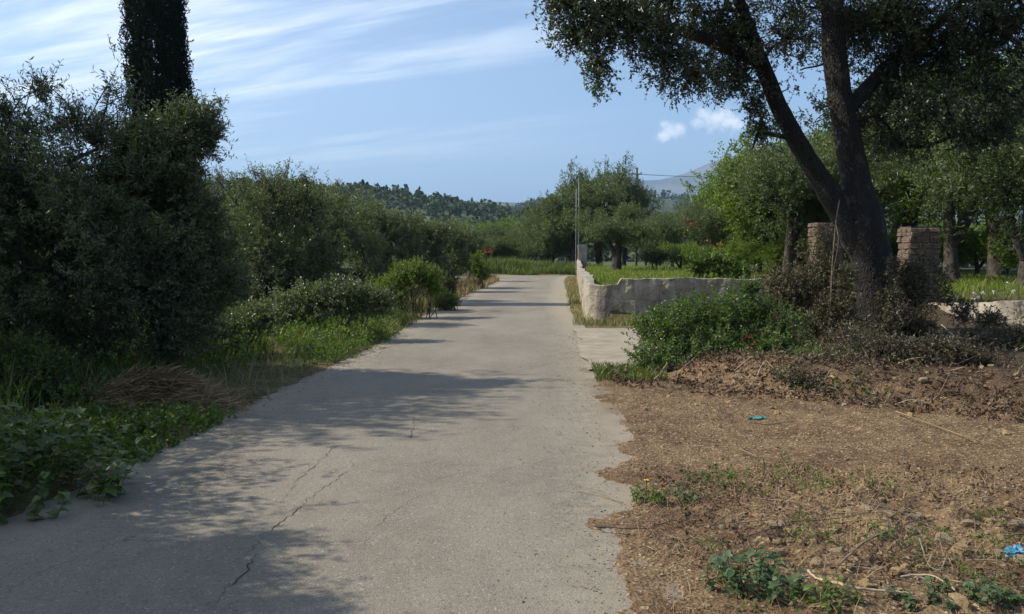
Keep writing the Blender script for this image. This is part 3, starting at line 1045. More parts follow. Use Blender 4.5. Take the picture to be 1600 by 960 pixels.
def ob_(px, py, rx, rz, dy=0.0, ry=None, w_=1.0):       # crown lobe, radii in photo pixels at the oak's distance
    c_ = oc(px, py, dy)
    s = (OY + dy) / 1350
    return (*c_, rx * s, (ry or rx) * s, rz * s, w_)


blobs = [
    ob_(868, 0, 42, 42, -3.2), ob_(900, 70, 36, 50, -3.2, 60), ob_(935, 110, 24, 42, -3.1, 40, .9), ob_(930, 20, 70, 60, -3.0),
    ob_(990, 35, 70, 55, -2.8), ob_(1040, 85, 52, 48, -2.6), ob_(1085, 115, 48, 38, -2.7), ob_(1060, 20, 80, 60, -.5), ob_(1140, 60, 60, 60, -.6),
    ob_(1145, 120, 40, 38, -.8), ob_(1180, 165, 26, 34, -.7, 30, .8), ob_(1195, 205, 26, 20, -.7, 26, .7),
    ob_(1240, 20, 80, 50, .6, 90, .55), ob_(1250, 110, 50, 60, .4, 60, .40), ob_(1275, 170, 34, 34, .2, 40, .6),
    ob_(1400, 30, 110, 70, .2, 120, .9), ob_(1400, 130, 70, 60, .6, 80, .8), ob_(1470, 90, 90, 70, .3, 110, .8), ob_(1460, 170, 80, 45, -.3, 90, .9),
    ob_(1560, 30, 100, 60, 0, 120), ob_(1580, 150, 60, 50, -.6, 80, .8), ob_(1660, 80, 120, 110, 0, 140),
    ob_(1330, 40, 60, 50, .9, 60, .8), ob_(1340, 190, 55, 40, .9, 60, .6), ob_(1400, 225, 60, 28, .6, 70, .6), ob_(1540, 210, 70, 30, .2, 80, .7),
    ob_(1100, -70, 120, 70, -2.5, 160, .8), ob_(1300, -90, 130, 70, -3, 160, .8), ob_(1480, -60, 120, 60, -2.5, 150, .8), ob_(1230, 60, 60, 40, -1.6, 60, .45),
    ob_(1000, -90, 130, 80, -1.5, 160, .8), ob_(1180, -130, 170, 90, .3, 200, .6), ob_(1400, -130, 200, 100, 0, 220, .6), ob_(1620, -80, 180, 100, 0, 220, .6),
    ob_(900, -70, 90, 60, -.8, 120, .7),
]
make_tree('oak_tree', 'large evergreen oak with forked rugged dark trunk overhanging the bare dirt on the right', 'tree',
          base, trunks, blobs, 24000, 13, 0.30, 0.054, 0.029, M['oak'], M['oakbark'], 11, gap=-0.55, gs=1.9, shell=0.55,
          lump=0.28, up=-0.25, nbranch=420, tr=0.004, sides=20, rough=0.10, br=0.020, flat=0.4)

# --- cypress
cy = 27.0
cb = at(272, 395, cy)
r_ = np.random.default_rng(21)
root = empty('cypress_tree', (cb[0], cy, -0.1), 'tall narrow near-black cypress rising above the olives at the left', 'tree')
H = 14.5
ta, la = Acc(), Acc()
tube(ta, [(0, 0, 0), (0, 0, H * .5), (-.25, 0, H * .93)], [0.20, 0.12, 0.03], 10, .1)
n = 19000
t = r_.random(n)
zc = 0.8 + t * (H - 0.8)
prof = np.interp(t, [0, .05, .3, .6, .8, .93, 1], [.45, .78, .98, .92, .70, .35, .02]) * 0.92
a = r_.random(n) * 6.283
lump = 1 + 0.09 * np.sin(a * 5 + zc * 1.1) + 0.07 * np.sin(a * 9 - zc * 2.3) + 0.08 * r_.normal(size=n)
q = prof * lump * (r_.random(n) ** .25)
P = np.stack([np.cos(a) * q - 0.35 * (zc / H) , np.sin(a) * q, zc], 1)
O = np.stack([np.cos(a) * .35, np.sin(a) * .35, np.full(n, 1.2)], 1)
sprays(la, P, norm(O), 9, 0.28, 0.085, 0.044, r_, 0.6, None, flat=0.0, spread=0.5)
KIDS[root.name] = [ta.obj('trunk', M['bark'], root, smooth=True), la.obj('crown', M['cypress'], root)]
root.rotation_euler = (0, R(-1.2), 0)


# --- roadside olives at the left, each with a crown of its own shape
def olive_at(px, Yd, blobs_px, nclus, label, seed, z0=0.0, L=0.062, Wd=0.017, k=15, gap=-0.5, lean=0.1, airy=None, nb_=80, group='olive trees lining the left side of the road', m='olive', length=0.26, tr_=0.16):
    b0 = np.array((at(px, 395, Yd)[0], Yd, z0))
    s = Yd / 1350
    bl = []
    for (bx, by, rx, rz, dy, w_) in blobs_px:
        c_ = at(bx, by, Yd + dy) - b0
        bl.append((*c_, rx * s, rx * s * 1.05, rz * s, w_))
    top = max(b[2] for b in bl)
    f = 0.9
    trn = [([(0, 0, -.1), (lean * .4, 0, .5), (lean, .05, f), (lean * 1.2 + .15, .1, top * .75)], [tr_ * 1.5, tr_, tr_ * .9, .05]),
           ([(lean * .6, 0, .6), (-.35, -.1, 1.3), (-.6, -.1, top * .7)], [tr_ * .8, .10, .04])]
    ar = None
    if airy:
        ar = ([(*(at(bx, by, Yd) - b0), rx * s, rx * s, rz * s) for bx, by, rx, rz in airy[0]], airy[1])
    return make_tree('olive_tree', label, 'tree', b0, trn, bl, nclus, k, length, L, Wd, M[m], M['bark'], seed, gap=gap, gs=1.8, shell=0.5,
                     lump=0.25, up=0.3, nbranch=nb_, group=group, airy=ar)


olive_at(60, 10.0, [(30, 320, 130, 110, 0, 1), (100, 285, 110, 75, -.2, 1), (-60, 290, 150, 110, 0, .8), (160, 330, 110, 110, .2, 1), (60, 420, 150, 110, -.3, 1), (0, 230, 70, 40, 0, .35), (150, 225, 60, 45, 0, .4), (200, 430, 110, 100, 0, .9), (20, 520, 120, 70, 0, .7), (160, 520, 90, 60, .3, .6)],
         9500, 'big dark olive tree at the left edge with wispy shoots against the sky', 31, airy=([(65, 140, 42, 48), (172, 135, 26, 50), (5, 170, 40, 45), (115, 185, 55, 35), (200, 150, 20, 40), (166, 85, 7, 26), (60, 200, 60, 30), (150, 205, 60, 30)], 480), nb_=200, gap=-.22)
olive_at(255, 10.8, [(250, 250, 85, 60, 0, 1), (300, 200, 42, 40, -.2, 1), (240, 220, 60, 45, 0, 1), (325, 215, 20, 40, -.2, .7), (200, 330, 100, 90, 0, 1), (290, 340, 70, 85, .2, 1), (230, 430, 110, 90, 0, 1), (320, 430, 70, 80, .5, .8), (260, 500, 90, 60, 0, .7)],
         9500, 'grey green olive tree in front of the tall cypress, its crown bulging right', 32, nb_=170, gap=-.22, airy=([(310, 172, 36, 18), (338, 200, 14, 40), (345, 155, 8, 8)], 90))
olive_at(400, 19.0, [(300, 315, 50, 45, .6, 1), (300, 390, 60, 60, .6, 1), (380, 440, 80, 45, 0, 1), (450, 455, 70, 40, 0, 1), (500, 400, 40, 50, 0, 1), (370, 320, 50, 45, 0, 1), (430, 310, 60, 45, 0, 1), (480, 325, 36, 40, .2, 1), (360, 380, 60, 60, .3, 1), (430, 390, 80, 70, 0, 1), (470, 440, 50, 40, 0, .7), (350, 440, 60, 45, 0, .7)],
         7600, 'rounded olive tree right of the cypress, with thin shoots on its top', 33, k=13, L=.066, Wd=.019, airy=([(400, 268, 18, 12), (345, 275, 22, 16), (440, 268, 24, 14), (475, 276, 16, 12)], 110))
olive_at(520, 23.5, [(500, 325, 45, 42, 0, 1), (550, 335, 45, 38, 0, 1), (530, 360, 50, 40, 0, 1), (500, 430, 60, 36, 0, 1), (560, 430, 60, 36, 0, 1), (530, 400, 62, 50, 0, 1), (580, 390, 30, 40, 0, .8), (490, 420, 40, 40, 0, .8)],
         5200, 'olive tree with a leaning lichen trunk, third of the roadside row beyond the cypress', 34, k=12, L=.07, Wd=.021, lean=-.15)
olive_at(600, 28.5, [(585, 345, 40, 32, 0, 1), (630, 355, 36, 28, 0, 1), (606, 375, 44, 30, 0, 1), (600, 425, 56, 26, 0, 1), (640, 415, 40, 28, 0, 1), (610, 405, 48, 35, 0, 1), (650, 400, 25, 28, 0, .8)],
         4200, 'middle sized olive tree overhanging the verge halfway down the left side', 35, k=12, L=.075, Wd=.023)
olive_at(655, 35.0, [(645, 358, 30, 26, 0, 1), (685, 364, 32, 24, 0, 1), (665, 380, 36, 24, 0, 1), (665, 415, 44, 20, 0, 1), (665, 400, 38, 25, 0, 1)],
         3000, 'small olive tree behind the bright weeds near the long shadow across the road', 36, k=11, L=.08, Wd=.026)
olive_at(700, 39.0, [(695, 366, 24, 22, 0, 1), (722, 372, 24, 20, 0, 1), (708, 384, 28, 20, 0, 1), (706, 412, 32, 16, 0, 1), (708, 398, 26, 18, 0, 1)],
         2500, 'dark olive tree above the dry yellow verge grass', 37, k=10, L=.09, Wd=.03)
olive_at(733, 48.0, [(728, 374, 18, 17, 0, 1), (752, 380, 18, 16, 0, 1), (740, 390, 20, 16, 0, 1), (738, 408, 24, 12, 0, 1), (740, 400, 20, 14, 0, 1)],
         1900, 'last olive tree of the left row, just before the bend in the road', 38, k=10, L=.10, Wd=.033)

# trees standing just left of the frame whose shade falls on the road
olive_at(-960, 4.2, [(-800, 90, 230, 170, 0, 1), (-1060, 40, 320, 240, .3, 1), (-800, 290, 180, 120, 0, .6), (-1000, 300, 340, 240, 0, .8), (-630, 60, 80, 60, .1, .8), (-600, 200, 70, 40, -.1, .6), (-800, 60, 190, 120, .8, 1), (-710, -80, 120, 80, .6, .8), (-840, 0, 200, 140, -.6, .8)],
         6500, 'olive tree just beyond the left edge whose branch shadows fall on the near road', 39, k=13, L=.075, Wd=.024, gap=-.5, group='olive trees just outside the left edge of the frame')

# --- shared olive / broadleaf kinds for the background
def gen_tree(label, seed, R_, Hc, trunk_h, n, k, L, Wd, m, loc, scale=1.0, rz=0.0, group=None, nl=9, flatten=.75, gap=-.7, tr_=.2, nb_=40, name='olive_tree', low=0.0):
    r_ = np.random.default_rng(seed)
    bl = []
    for q in range(nl):
        a = q * 2.4 + r_.random()
        rr = R_ * (0.15 + 0.55 * r_.random())
        zq = trunk_h + low + (Hc - trunk_h) * (0.25 + 0.55 * r_.random())
        s_ = R_ * r_.uniform(.36, .58)
        bl.append((math.cos(a) * rr, math.sin(a) * rr, zq, s_, s_, s_ * flatten * r_.uniform(.8, 1.2), 1))
    trn = [([(0, 0, -.2), (.05, 0, trunk_h * .5), (.15, .1, trunk_h), (.25, .1, Hc * .7)], [tr_ * 1.5, tr_, tr_ * .85, .05]),
           ([(0, 0, trunk_h * .6), (-.4, .1, trunk_h * 1.3), (-.7, 0, Hc * .65)], [tr_ * .7, .1, .04])]
    t_ = make_tree(name, label, 'tree', loc, trn, bl, n, k, 0.34 * R_ / 2, L, Wd, m, M['bark'], seed, gap=gap, gs=1.2, lump=.28, nbranch=nb_, group=group, twig=False, shell=.45)
    t_.scale = (scale,) * 3
    t_.rotation_euler = (0, 0, rz)
    return t_


GR = 'trees in the garden behind the wall'


def pl(px, Yd, z0=0.65):
    return (at(px, 395, Yd)[0], Yd, z0)


protoA = gen_tree('pruned flat topped olive tree with a thick dark trunk on the lawn behind the wall', 51, 2.2, 3.3, 1.25, 3200, 12, .10, .03, M['olive_far'], pl(962, 43), group=GR, flatten=.6, tr_=.21)
protoB = gen_tree('bright green leafy tree behind the lawn, left of the oak limb', 52, 2.3, 4.6, 1.4, 3400, 12, .11, .055, M['broad'], pl(1205, 33), scale=1.15, group=GR, flatten=.9, tr_=.14, name='leafy_tree')
protoC = gen_tree('olive tree with a dark twisted trunk beside the tall grass clump', 53, 2.2, 4.2, 1.3, 3200, 12, .10, .032, M['olive_far'], pl(1125, 38), scale=.8, group=GR, tr_=.12)
protoD = gen_tree('tall open crowned tree at the bend, the left of three behind the metal poles', 54, 2.5, 5.2, 1.5, 3600, 12, .12, .045, M['olive_far'], pl(893, 66, -.2), scale=1.45, flatten=1.0, gap=-.35, group='tall trees beyond the bend', name='tall_tree')

copy_thing(protoD, pl(937, 69, -.2), 1.9, (1.25, 1.25, 1.62), 'tall open crowned tree at the bend, the middle of three behind the metal poles')
copy_thing(protoD, pl(975, 72, -.2), 3.4, (1.1, 1.1, 1.75), 'tall open crowned tree at the bend, touching the utility pole on its left')
copy_thing(protoC, pl(862, 70, -.2), 2.2, 1.35, 'lower dense tree at the left foot of the three tall trees', 'tall trees beyond the bend')

bgt = [  # proto, px, Y, scale, rz, z0, label
    (protoC, 1050, 50, .82, 1.0, .6, 'small olive tree between the flat topped olive and the leafy trees'),
    (protoB, 1172, 42, 1.2, 2.0, .6, 'leafy tree whose top meets the mountain slope'),
    (protoC, 1232, 30, 1.25, 4.0, .6, 'olive tree with two dark trunks behind the left gate pillar'),
    (protoB, 1248, 36, 1.45, 3.0, .6, 'bright leafy tree seen between the forked oak trunks'),
    (protoC, 1290, 30, 1.15, 5.2, .6, 'olive tree behind the left gate pillar, close to the oak trunk'),
    (protoB, 1345, 44, 1.95, .6, .6, 'leafy tree directly behind the main oak trunk'),
    (protoB, 1425, 36, 1.75, 1.4, .6, 'sunlit leafy tree right of the oak trunk, above the wide pillar'),
    (protoC, 1490, 26, 1.6, 3.1, .6, 'dark forked olive tree directly behind the wide gate pillar'),
    (protoB, 1560, 33, 1.85, 2.4, .6, 'tall leafy tree at the right edge behind the lit lawn patch'),
    (protoC, 1600, 22, 1.15, .4, .55, 'olive tree at the right edge, low branches over the lawn'),
    (protoB, 1640, 27, 1.9, 5.0, .6, 'broad leafy tree cut by the right edge of the photo'),
    (protoC, 1385, 55, 1.9, 2.9, .6, 'tall olive tree far behind the oak in the back row'),
    (protoB, 1500, 52, 2.6, 4.1, .6, 'tall leafy tree in the back row above the wide pillar'),
    (protoC, 1240, 56, 1.7, 1.1, .6, 'back row olive tree behind the bright leafy tree'),
    (protoB, 1180, 60, 1.7, .2, .6, 'back row leafy tree just right of the mountain slope'),
    (protoC, 1010, 62, .72, 3.0, .3, 'dark round tree below the utility pole wire'),
    (protoC, 1085, 66, 1.15, 3.9, .3, 'far olive tree under the right end of the wire'),
]
for p_, px, Yd, sc, rz, z0, lab in bgt:
    copy_thing(p_, pl(px, Yd, z0), rz, sc, lab, GR)

for q, (px, Yd, sc, lab) in enumerate(((1030, 74, .7, 'low hedge like olive under the wire'), (1075, 58, .62, 'low dark olive behind the red flowers'), (1120, 68, .9, 'low far olive filling the gap behind the leafy trees'),
        (1150, 48, .6, 'low shrubby olive between two dark trunks'), (1215, 70, 1.0, 'far dense tree behind the left gate pillar'), (1265, 50, .7, 'low shrubby tree just left of the oak trunk'), (1330, 66, 1.0, 'far dense tree hidden behind the oak trunk'),
        (1400, 46, .75, 'low shrubby tree seen between the oak trunk and the wide pillar'), (1440, 70, 1.2, 'far dense tree above the wide pillar top'), (1520, 64, 1.1, 'far dense tree behind the lit lawn patch'),
        (1560, 46, .75, 'low shrubby tree at the back of the lit lawn patch'), (1610, 56, 1.0, 'far dense tree at the right edge of the photo'), (1480, 44, .7, 'low shrubby tree right behind the forked trunk'), (1630, 40, .8, 'low shrubby tree cut by the right edge of the photo'))):
    copy_thing((protoC, protoB)[q % 2], pl(px, Yd, -.35), q * 1.3, sc, lab, GR)

for q, (px, Yd, sc, lab) in enumerate(((380, 50, 1.2, 'low grove tree seen through the gap right of the rounded olive'), (455, 53, 1.3, 'grove tree low behind the third roadside olive'), (525, 56, 1.2, 'grove tree low behind the middle of the roadside row'),
        (600, 57, 1.0, 'grove tree low behind the small roadside olive'), (655, 60, 1.0, 'grove tree low behind the end of the roadside row'), (700, 62, .9, 'grove tree just left of the red flowering plant'))):
    copy_thing((protoC, protoA)[q % 2], pl(px, Yd, -.7), q * 2.1, sc, lab, 'olive trees in the grove left of the road')

for q, (px, Yd, sc, lab) in enumerate(((1062, 46, .42, 'low green shrub under the wire side olives'), (1108, 41, .40, 'low green shrub beside the red flowers'), (1142, 36, .36, 'low green shrub at the foot of the leafy tree'),
        (1185, 34, .42, 'rounded green shrub between the garden trunks'), (1222, 32, .40, 'green shrub just left of the left gate pillar'), (1262, 38, .50, 'green shrub above the top of the left gate pillar'), (1300, 34, .46, 'green shrub right behind the left gate pillar'),
        (1402, 31, .48, 'bright green shrub between the oak trunk and the wide pillar'), (1436, 40, .55, 'green shrub above the wide pillar'), (1530, 37, .55, 'dark shrub at the back of the lit lawn patch'),
        (1572, 34, .50, 'dark shrub overhanging the lit lawn patch on its right'), (1608, 30, .48, 'dark shrub at the right edge over the lawn'))):
    copy_thing(protoB, pl(px, Yd, .45), q * 1.7, (sc * 1.3, sc * 1.3, sc), lab, 'shrubs under the garden trees')

# second row of olives behind the left roadside row, then the grove in the valley beyond the bend
rr_ = random.Random(5)
k_ = 0
GL = ['shaded grove olive right behind the rounded olive of the left row', 'shaded grove olive filling the gap under the left skyline', 'shaded grove olive behind the third tree of the left row',
      'shaded grove olive directly behind the cypress', 'shaded grove olive left of the cypress', 'shaded grove olive behind the big dark olive at the left edge', 'shaded grove olive cut by the left edge of the photo',
      'sunlit topped grove olive behind the middle of the left row', 'grove olive farthest along behind the left row', 'second rank grove olive just right of the cypress', 'second rank grove olive left of the cypress, mostly hidden',
      'second rank grove olive at the far left, mostly hidden']
for px, Yd, sc in ((330, 24, .80), (400, 27, 1.02), (455, 31, 1.12), (240, 20, .72), (130, 19, .8), (40, 17, .85), (-60, 19, 1.0), (505, 38, .95), (560, 44, 1.0), (300, 34, 1.1), (180, 31, 1.1), (60, 29, 1.15)):
    copy_thing((protoC, protoA)[k_ % 2], pl(px, Yd, -.25), rr_.uniform(0, 6), sc, GL[k_], 'olive trees in the grove left of the road')
    k_ += 1
valley = []
for row, (Yd, step) in enumerate(((66, 4.4), (76, 4.8), (88, 5.4), (102, 6.0), (120, 7.0), (142, 8.5), (170, 10.0), (205, 12.0))):
    x = -0.30 * Yd + rr_.uniform(0, 3)
    while x < 0.062 * Yd:
        valley.append((x + rr_.uniform(-1, 1), Yd + rr_.uniform(-3.5, 3.5)))
        x += step
for x, y in valley:
    pr = (protoC, protoA, protoC, protoB)[rr_.randrange(4)] if y < 100 else (protoC, protoB)[rr_.randrange(2)]
    copy_thing(pr, (x, y, -.4), rr_.uniform(0, 6), rr_.uniform(.86, 1.3) * (1 + max(0, y - 60) * .0022),
               'grove tree in the valley beyond the bend, one of many merging below the hills', 'grove trees in the valley beyond the bend')

for px_, Yd, sc, lab in ((-6.7, 6.3, .66, 'small bushy olive out of frame beside the dark vine mound'), (-6.15, 5.6, .85, 'smaller bushy olive out of frame just left of the dark vine mound'), (-9.75, 9.9, 1.55, 'olive tree out of frame left of the big dark olive'), (-12.5, 13.5, 1.15, 'olive tree out of frame behind the big dark olive')):
    copy_thing(protoC, (px_, Yd, -.2), Yd, (sc * .74, sc * .80, sc * 1.2) if sc > 1.5 else sc, lab, 'olive trees just outside the left edge of the frame')

# ------------------------------------------------------------------ hills and mountain
def terrain(name, x0, x1, y0, y1, nx, ny, f, m):
    gx, gy = np.meshgrid(np.linspace(x0, x1, nx), np.linspace(y0, y1, ny))
    ac = Acc()
    i, j = np.meshgrid(np.arange(ny - 1), np.arange(nx - 1), indexing='ij')
    Fq = np.stack([i * nx + j, i * nx + j + 1, (i + 1) * nx + j + 1, (i + 1) * nx + j], -1).reshape(-1, 4)
    ac.add(np.stack([gx, gy, f(gx, gy)], -1).reshape(-1, 3), Fq)
    ac.obj(name, m, smooth=True, kind='structure')


def hA(x, y):
    xq = x * 520 / np.maximum(y, 240) 
    rdg = np.interp(xq, [-420, -193, -150, -115, -92, -62, -40, -23, 0, 23, 77, 160, 320], [36, 40, 39, 36.5, 36, 33, 29, 26, 22, 20, 20, 17, 10])
    up = sst(y, 215, 520)
    dn = sst(y, 900, 540)
    return -2.0 + rdg * up * (0.35 + 0.65 * dn) + 2.2 * fbm(x, y, 0.012, 3) * up


def hB(x, y):
    rdg = np.interp(x, [-900, -300, -120, -60, 0, 40, 80, 160, 300, 900], [30, 50, 58, 50, 55, 66, 70, 74, 60, 40])
    return -3 + rdg * sst(y, 800, 1100) * (0.4 + .6 * sst(y, 1600, 1150)) + 4 * fbm(x, y, 0.006, 3) * sst(y, 800, 1100)


def hC(x, y):
    rdg = np.interp(x, [-2500, -500, -250, -60, 140, 190, 260, 420, 900], [120, 150, 165, 178, 172, 205, 196, 178, 150])
    return -5 + rdg * sst(y, 2200, 3000) * sst(y, 4200, 3050) + 8 * fbm(x, y, 0.002, 3) * sst(y, 2200, 3000)


def hM(x, y):
    rdg = np.interp(x, [-600, 300, 700, 850, 960, 1060, 1130, 1240, 1330, 1500, 1700, 2100, 2600, 3400, 4500], [60, 230, 460, 530, 520, 525, 540, 570, 605, 680, 760, 830, 860, 800, 600])
    s_ = sst(y, 4300, 6300)
    rg = 1 - np.abs(fbm(x, y, 0.0016, 4))
    return -10 + rdg * (s_ ** 1.3) * (0.5 + .5 * sst(y, 8200, 6400)) * (0.93 + 0.09 * rg) + 35 * s_ * (1 - s_) * 4 * fbm(x, y, 0.0022, 5)


terrain('hill', -420, 320, 200, 900, 150, 120, hA, M['hill'])
terrain('distant_hill', -900, 900, 780, 1650, 120, 60, hB, M['hill'])
terrain('far_ridge', -2400, 1000, 2100, 4200, 120, 50, hC, M['hill'])
terrain('mountain', -700, 4600, 4200, 8600, 220, 130, hM, M['mountain'])

r_ = np.random.default_rng(77)


def wood(name, label, n, fx, fy, f, smin, smax, q, dens, nq=34):
    x = r_.uniform(*fx, n); y = r_.uniform(*fy, n)
    keep = (fbm(x, y, dens, 3) > q)
    x, y = x[keep], y[keep]
    z = f(x, y)
    h_ = r_.uniform(smin, smax, len(x))
    slim = np.where(r_.random(len(x)) < 0.16, 0.35, r_.uniform(.8, 1.15, len(x)))
    c_ = np.stack([x, y, z + h_ * .5], 1)
    d = norm(r_.normal(size=(len(x), nq, 3))) * (r_.random((len(x), nq, 1)) ** .35)
    hh = np.where(slim < .5, 1.6, 1.0)
    P = c_[:, None] + d * np.stack([h_ * .5 * slim, h_ * .5 * slim, h_ * .5 * hh], 1)[:, None]
    P = P.reshape(-1, 3)
    ac = Acc()
    m_ = len(P)
    D = norm(r_.normal(size=(m_, 3))); N = norm(np.cross(D, r_.normal(size=(m_, 3))))
    L = np.repeat(h_, nq) * r_.uniform(.22, .42, m_)
    leaf_quads(ac, P - D * L[:, None] * .5, D, N, L, L * .8)
    tag(ac.obj(name, M['hillwood'], kind='stuff'), label, 'woodland')


wood('woodland', 'dark woodland of olives and cypresses scattered over the near hillside', 3600, (-330, 180), (240, 560), hA, 4, 8, -.30, .011)
wood('woodland', 'bluish woodland lining the crest of the distant low hill', 900, (-420, 420), (900, 1180), hB, 7, 12, -.3, .006, 24)
# individual cypresses that stand out on the hill
CY = None
for px, Yd, h_, lab in ((545, 470, 7, 'dark slim cypress on the hill, left of the pale field'), (556, 470, 7, 'short dark cypress beside the pale hillside field'),
                        (568, 465, 9, 'tall dark cypress at the left corner of the pale hillside field'), (575, 468, 8, 'dark cypress just right of the tallest hillside one'),
                        (600, 505, 7, 'slim cypress on the ridge above the pale field'), (636, 500, 9, 'tall feathery tree breaking the hill skyline'),
                        (652, 500, 7, 'pointed tree on the skyline right of the feathery one'), (560, 515, 7, 'cypress on the skyline above the hillside group')):
    X_ = at(px, 395, Yd)[0]
    loc = (X_, Yd, float(hA(np.array(X_), np.array(Yd))) - .3)
    if CY is None:
        root = empty('cypress_tree', loc, lab, 'tree', 'cypresses on the hill')
        ta, la = Acc(), Acc()
        tube(ta, [(0, 0, 0), (0, 0, .9)], [.02, .008], 5)
        n = 420; t = r_.random(n); a = r_.random(n) * 6.28
        q = np.interp(t, [0, .2, .6, 1], [.10, .15, .12, .01]) * (.7 + .5 * r_.random(n))
        P = np.stack([np.cos(a) * q, np.sin(a) * q, .05 + t * .95], 1)
        D = norm(np.stack([np.cos(a) * .3, np.sin(a) * .3, 1 + 0 * a], 1) + r_.normal(size=(n, 3)) * .3)
        leaf_quads(la, P, D, norm(np.cross(D, r_.normal(size=(n, 3)))), np.full(n, .13), .06)
        KIDS[root.name] = [ta.obj('trunk', M['bark'], root), la.obj('crown', M['cypress'], root)]
        root.scale = (h_,) * 3
        CY = root
    else:
        copy_thing(CY, loc, px, float(h_), lab)


# ------------------------------------------------------------------ bushes and scrub
def bush(name, label, cat, Yd, basepx, blobs_px, n, k, L, Wd, m, seed, z0=0.0, group=None, gap=-.8, stems=26, length=.2, up=.4, shell=.5, tr=.0035, gs=2.2, flat=.5):
    b0 = np.array((at(basepx, 395, Yd)[0], Yd, z0)); s = Yd / 1350
    bl = [(*(at(bx, by, Yd + dy) - b0), rx * s, rx * s * .9, rz * s, w_) for bx, by, rx, rz, dy, w_ in blobs_px]
    r_ = np.random.default_rng(seed)
    root = empty(name, b0, label, cat, group)
    ta, la = Acc(), Acc()
    P, O = crown_pts(bl, n, r_, shell, .25, gap, gs, seed)
    zf = hgt(P[:, 0] + b0[0], P[:, 1] + b0[1], False) - z0
    ok = P[:, 2] > zf + .03
    P, O = P[ok], O[ok]
    for p in P[r_.choice(len(P), min(stems, len(P)), replace=False)]:
        a = np.array((p[0] * .55 + r_.normal() * .08, p[1] * .55 + r_.normal() * .08, 0))
        a[2] = float(hgt(a[0] + b0[0], a[1] + b0[1], False)) - z0 - .03
        tube(ta, curve(a, p, 7, wob=.08, r=r_, lift=.08), np.linspace(.012, .004, 7), 5, cap=False)
    sprays(la, P, O, k, length, L, Wd, r_, up, ta, tr, flat=flat)
    KIDS[root.name] = [ta.obj('stems', M['shrubstem'], root), la.obj('foliage', m, root)]
    return root


bush('bush', 'fresh green leafy bush beside the driveway apron in front of the plastered wall', 'bush', 12.3, 1110,
     [(1040, 520, 50, 45, -.4, 1), (1020, 565, 40, 26, -.9, 1), (1080, 495, 45, 36, 0, 1), (1130, 505, 65, 55, 0, 1), (1175, 490, 48, 42, .2, .9), (1110, 560, 75, 40, -.7, 1), (1190, 550, 60, 45, -.4, .8), (1225, 520, 40, 50, 0, .7), (1010, 505, 20, 16, -.2, .7), (1165, 450, 30, 16, .2, .6)],
     3000, 11, .045, .026, M['bush'], 61, up=.5)
bush('scrub_bush', 'olive brown twiggy scrub bush leaning against the left side of the oak trunk', 'bush', 14.2, 1255,
     [(1235, 440, 45, 40, 0, 1), (1285, 430, 46, 50, 0, 1), (1205, 425, 34, 30, .3, .8), (1215, 470, 50, 45, 0, .9), (1320, 450, 20, 60, -.6, .7), (1290, 380, 22, 26, 0, .4), (1345, 535, 50, 30, -.9, .9), (1330, 490, 24, 30, -.7, .6), (1260, 500, 55, 50, -.3, 1), (1300, 500, 36, 50, -.4, .9), (1235, 385, 22, 20, .2, .4), (1290, 545, 45, 30, -.8, .7)],
     3800, 10, .042, .022, M['scrub'], 62, gap=-.45)
bush('scrub_bush', 'dark twiggy scrub bush right of the oak trunk in front of the wide pillar', 'bush', 14.0, 1430,
     [(1420, 450, 34, 40, 0, 1), (1455, 470, 36, 40, 0, 1), (1415, 510, 40, 40, -.3, 1), (1470, 520, 45, 35, -.3, 1), (1400, 415, 14, 14, -.2, .5), (1500, 510, 30, 22, 0, .8), (1510, 488, 26, 18, .4, .8), (1545, 500, 30, 16, .6, .7), (1440, 425, 30, 26, 0, .7), (1385, 520, 30, 40, -.9, .8), (1390, 470, 18, 40, -.7, .5)],
     3300, 10, .042, .024, M['darkscrub'], 63, gap=-.45)
bush('scrub_bush', 'dark low scrub below the short sunlit wall at the right edge', 'bush', 12.0, 1560,
     [(1520, 540, 50, 26, 0, 1), (1590, 535, 60, 32, .2, 1), (1650, 520, 60, 50, 0, 1), (1560, 575, 80, 22, -.8, .8), (1480, 560, 45, 24, -.3, .8)],
     2200, 10, .040, .022, M['darkscrub'], 64, gap=-.4)
bush('undergrowth_bush', 'low brown undergrowth at the foot of the oak', 'bush', 10.3, 1350,
     [(1300, 570, 60, 20, 0, 1), (1380, 545, 70, 26, .2, 1), (1470, 545, 60, 24, 0, 1), (1540, 560, 60, 20, 0, .8), (1330, 530, 50, 24, .8, .8), (1250, 590, 40, 12, -.6, .7)],
     1500, 9, .036, .018, M['darkscrub'], 65, gap=-.3)
bush('tall_weed', 'pale green broad leaved plant clump on the lawn behind the wall', 'bush', 27, 1095,
     [(1080, 415, 26, 14, 0, 1), (1110, 410, 30, 18, 0, 1), (1150, 425, 30, 14, 0, .8)], 420, 9, .11, .07, M['weed'], 66, z0=.66, length=.3)
bush('bush', 'dark low bush at the back of the lawn beside the flat topped olive', 'bush', 44, 1030, [(1020, 402, 26, 9, 0, 1), (1040, 398, 22, 9, 0, 1)], 500, 9, .09, .05, M['olive_far'], 67, z0=.66, length=.3)
bush('bush', 'dark shrub on the left verge leaning over the weeds near the long shadow', 'bush', 21.0, 655,
     [(640, 430, 40, 26, 0, 1), (675, 440, 26, 24, 0, 1), (610, 450, 36, 24, 0, 1)], 1400, 10, .05, .028, M['broad'], 68)
bush('bush', 'pale green feathery bush on the left verge at the start of the dry grass', 'bush', 24.0, 702,
     [(700, 468, 20, 14, 0, 1), (690, 476, 18, 12, 0, 1)], 600, 10, .045, .016, M['weed'], 69)
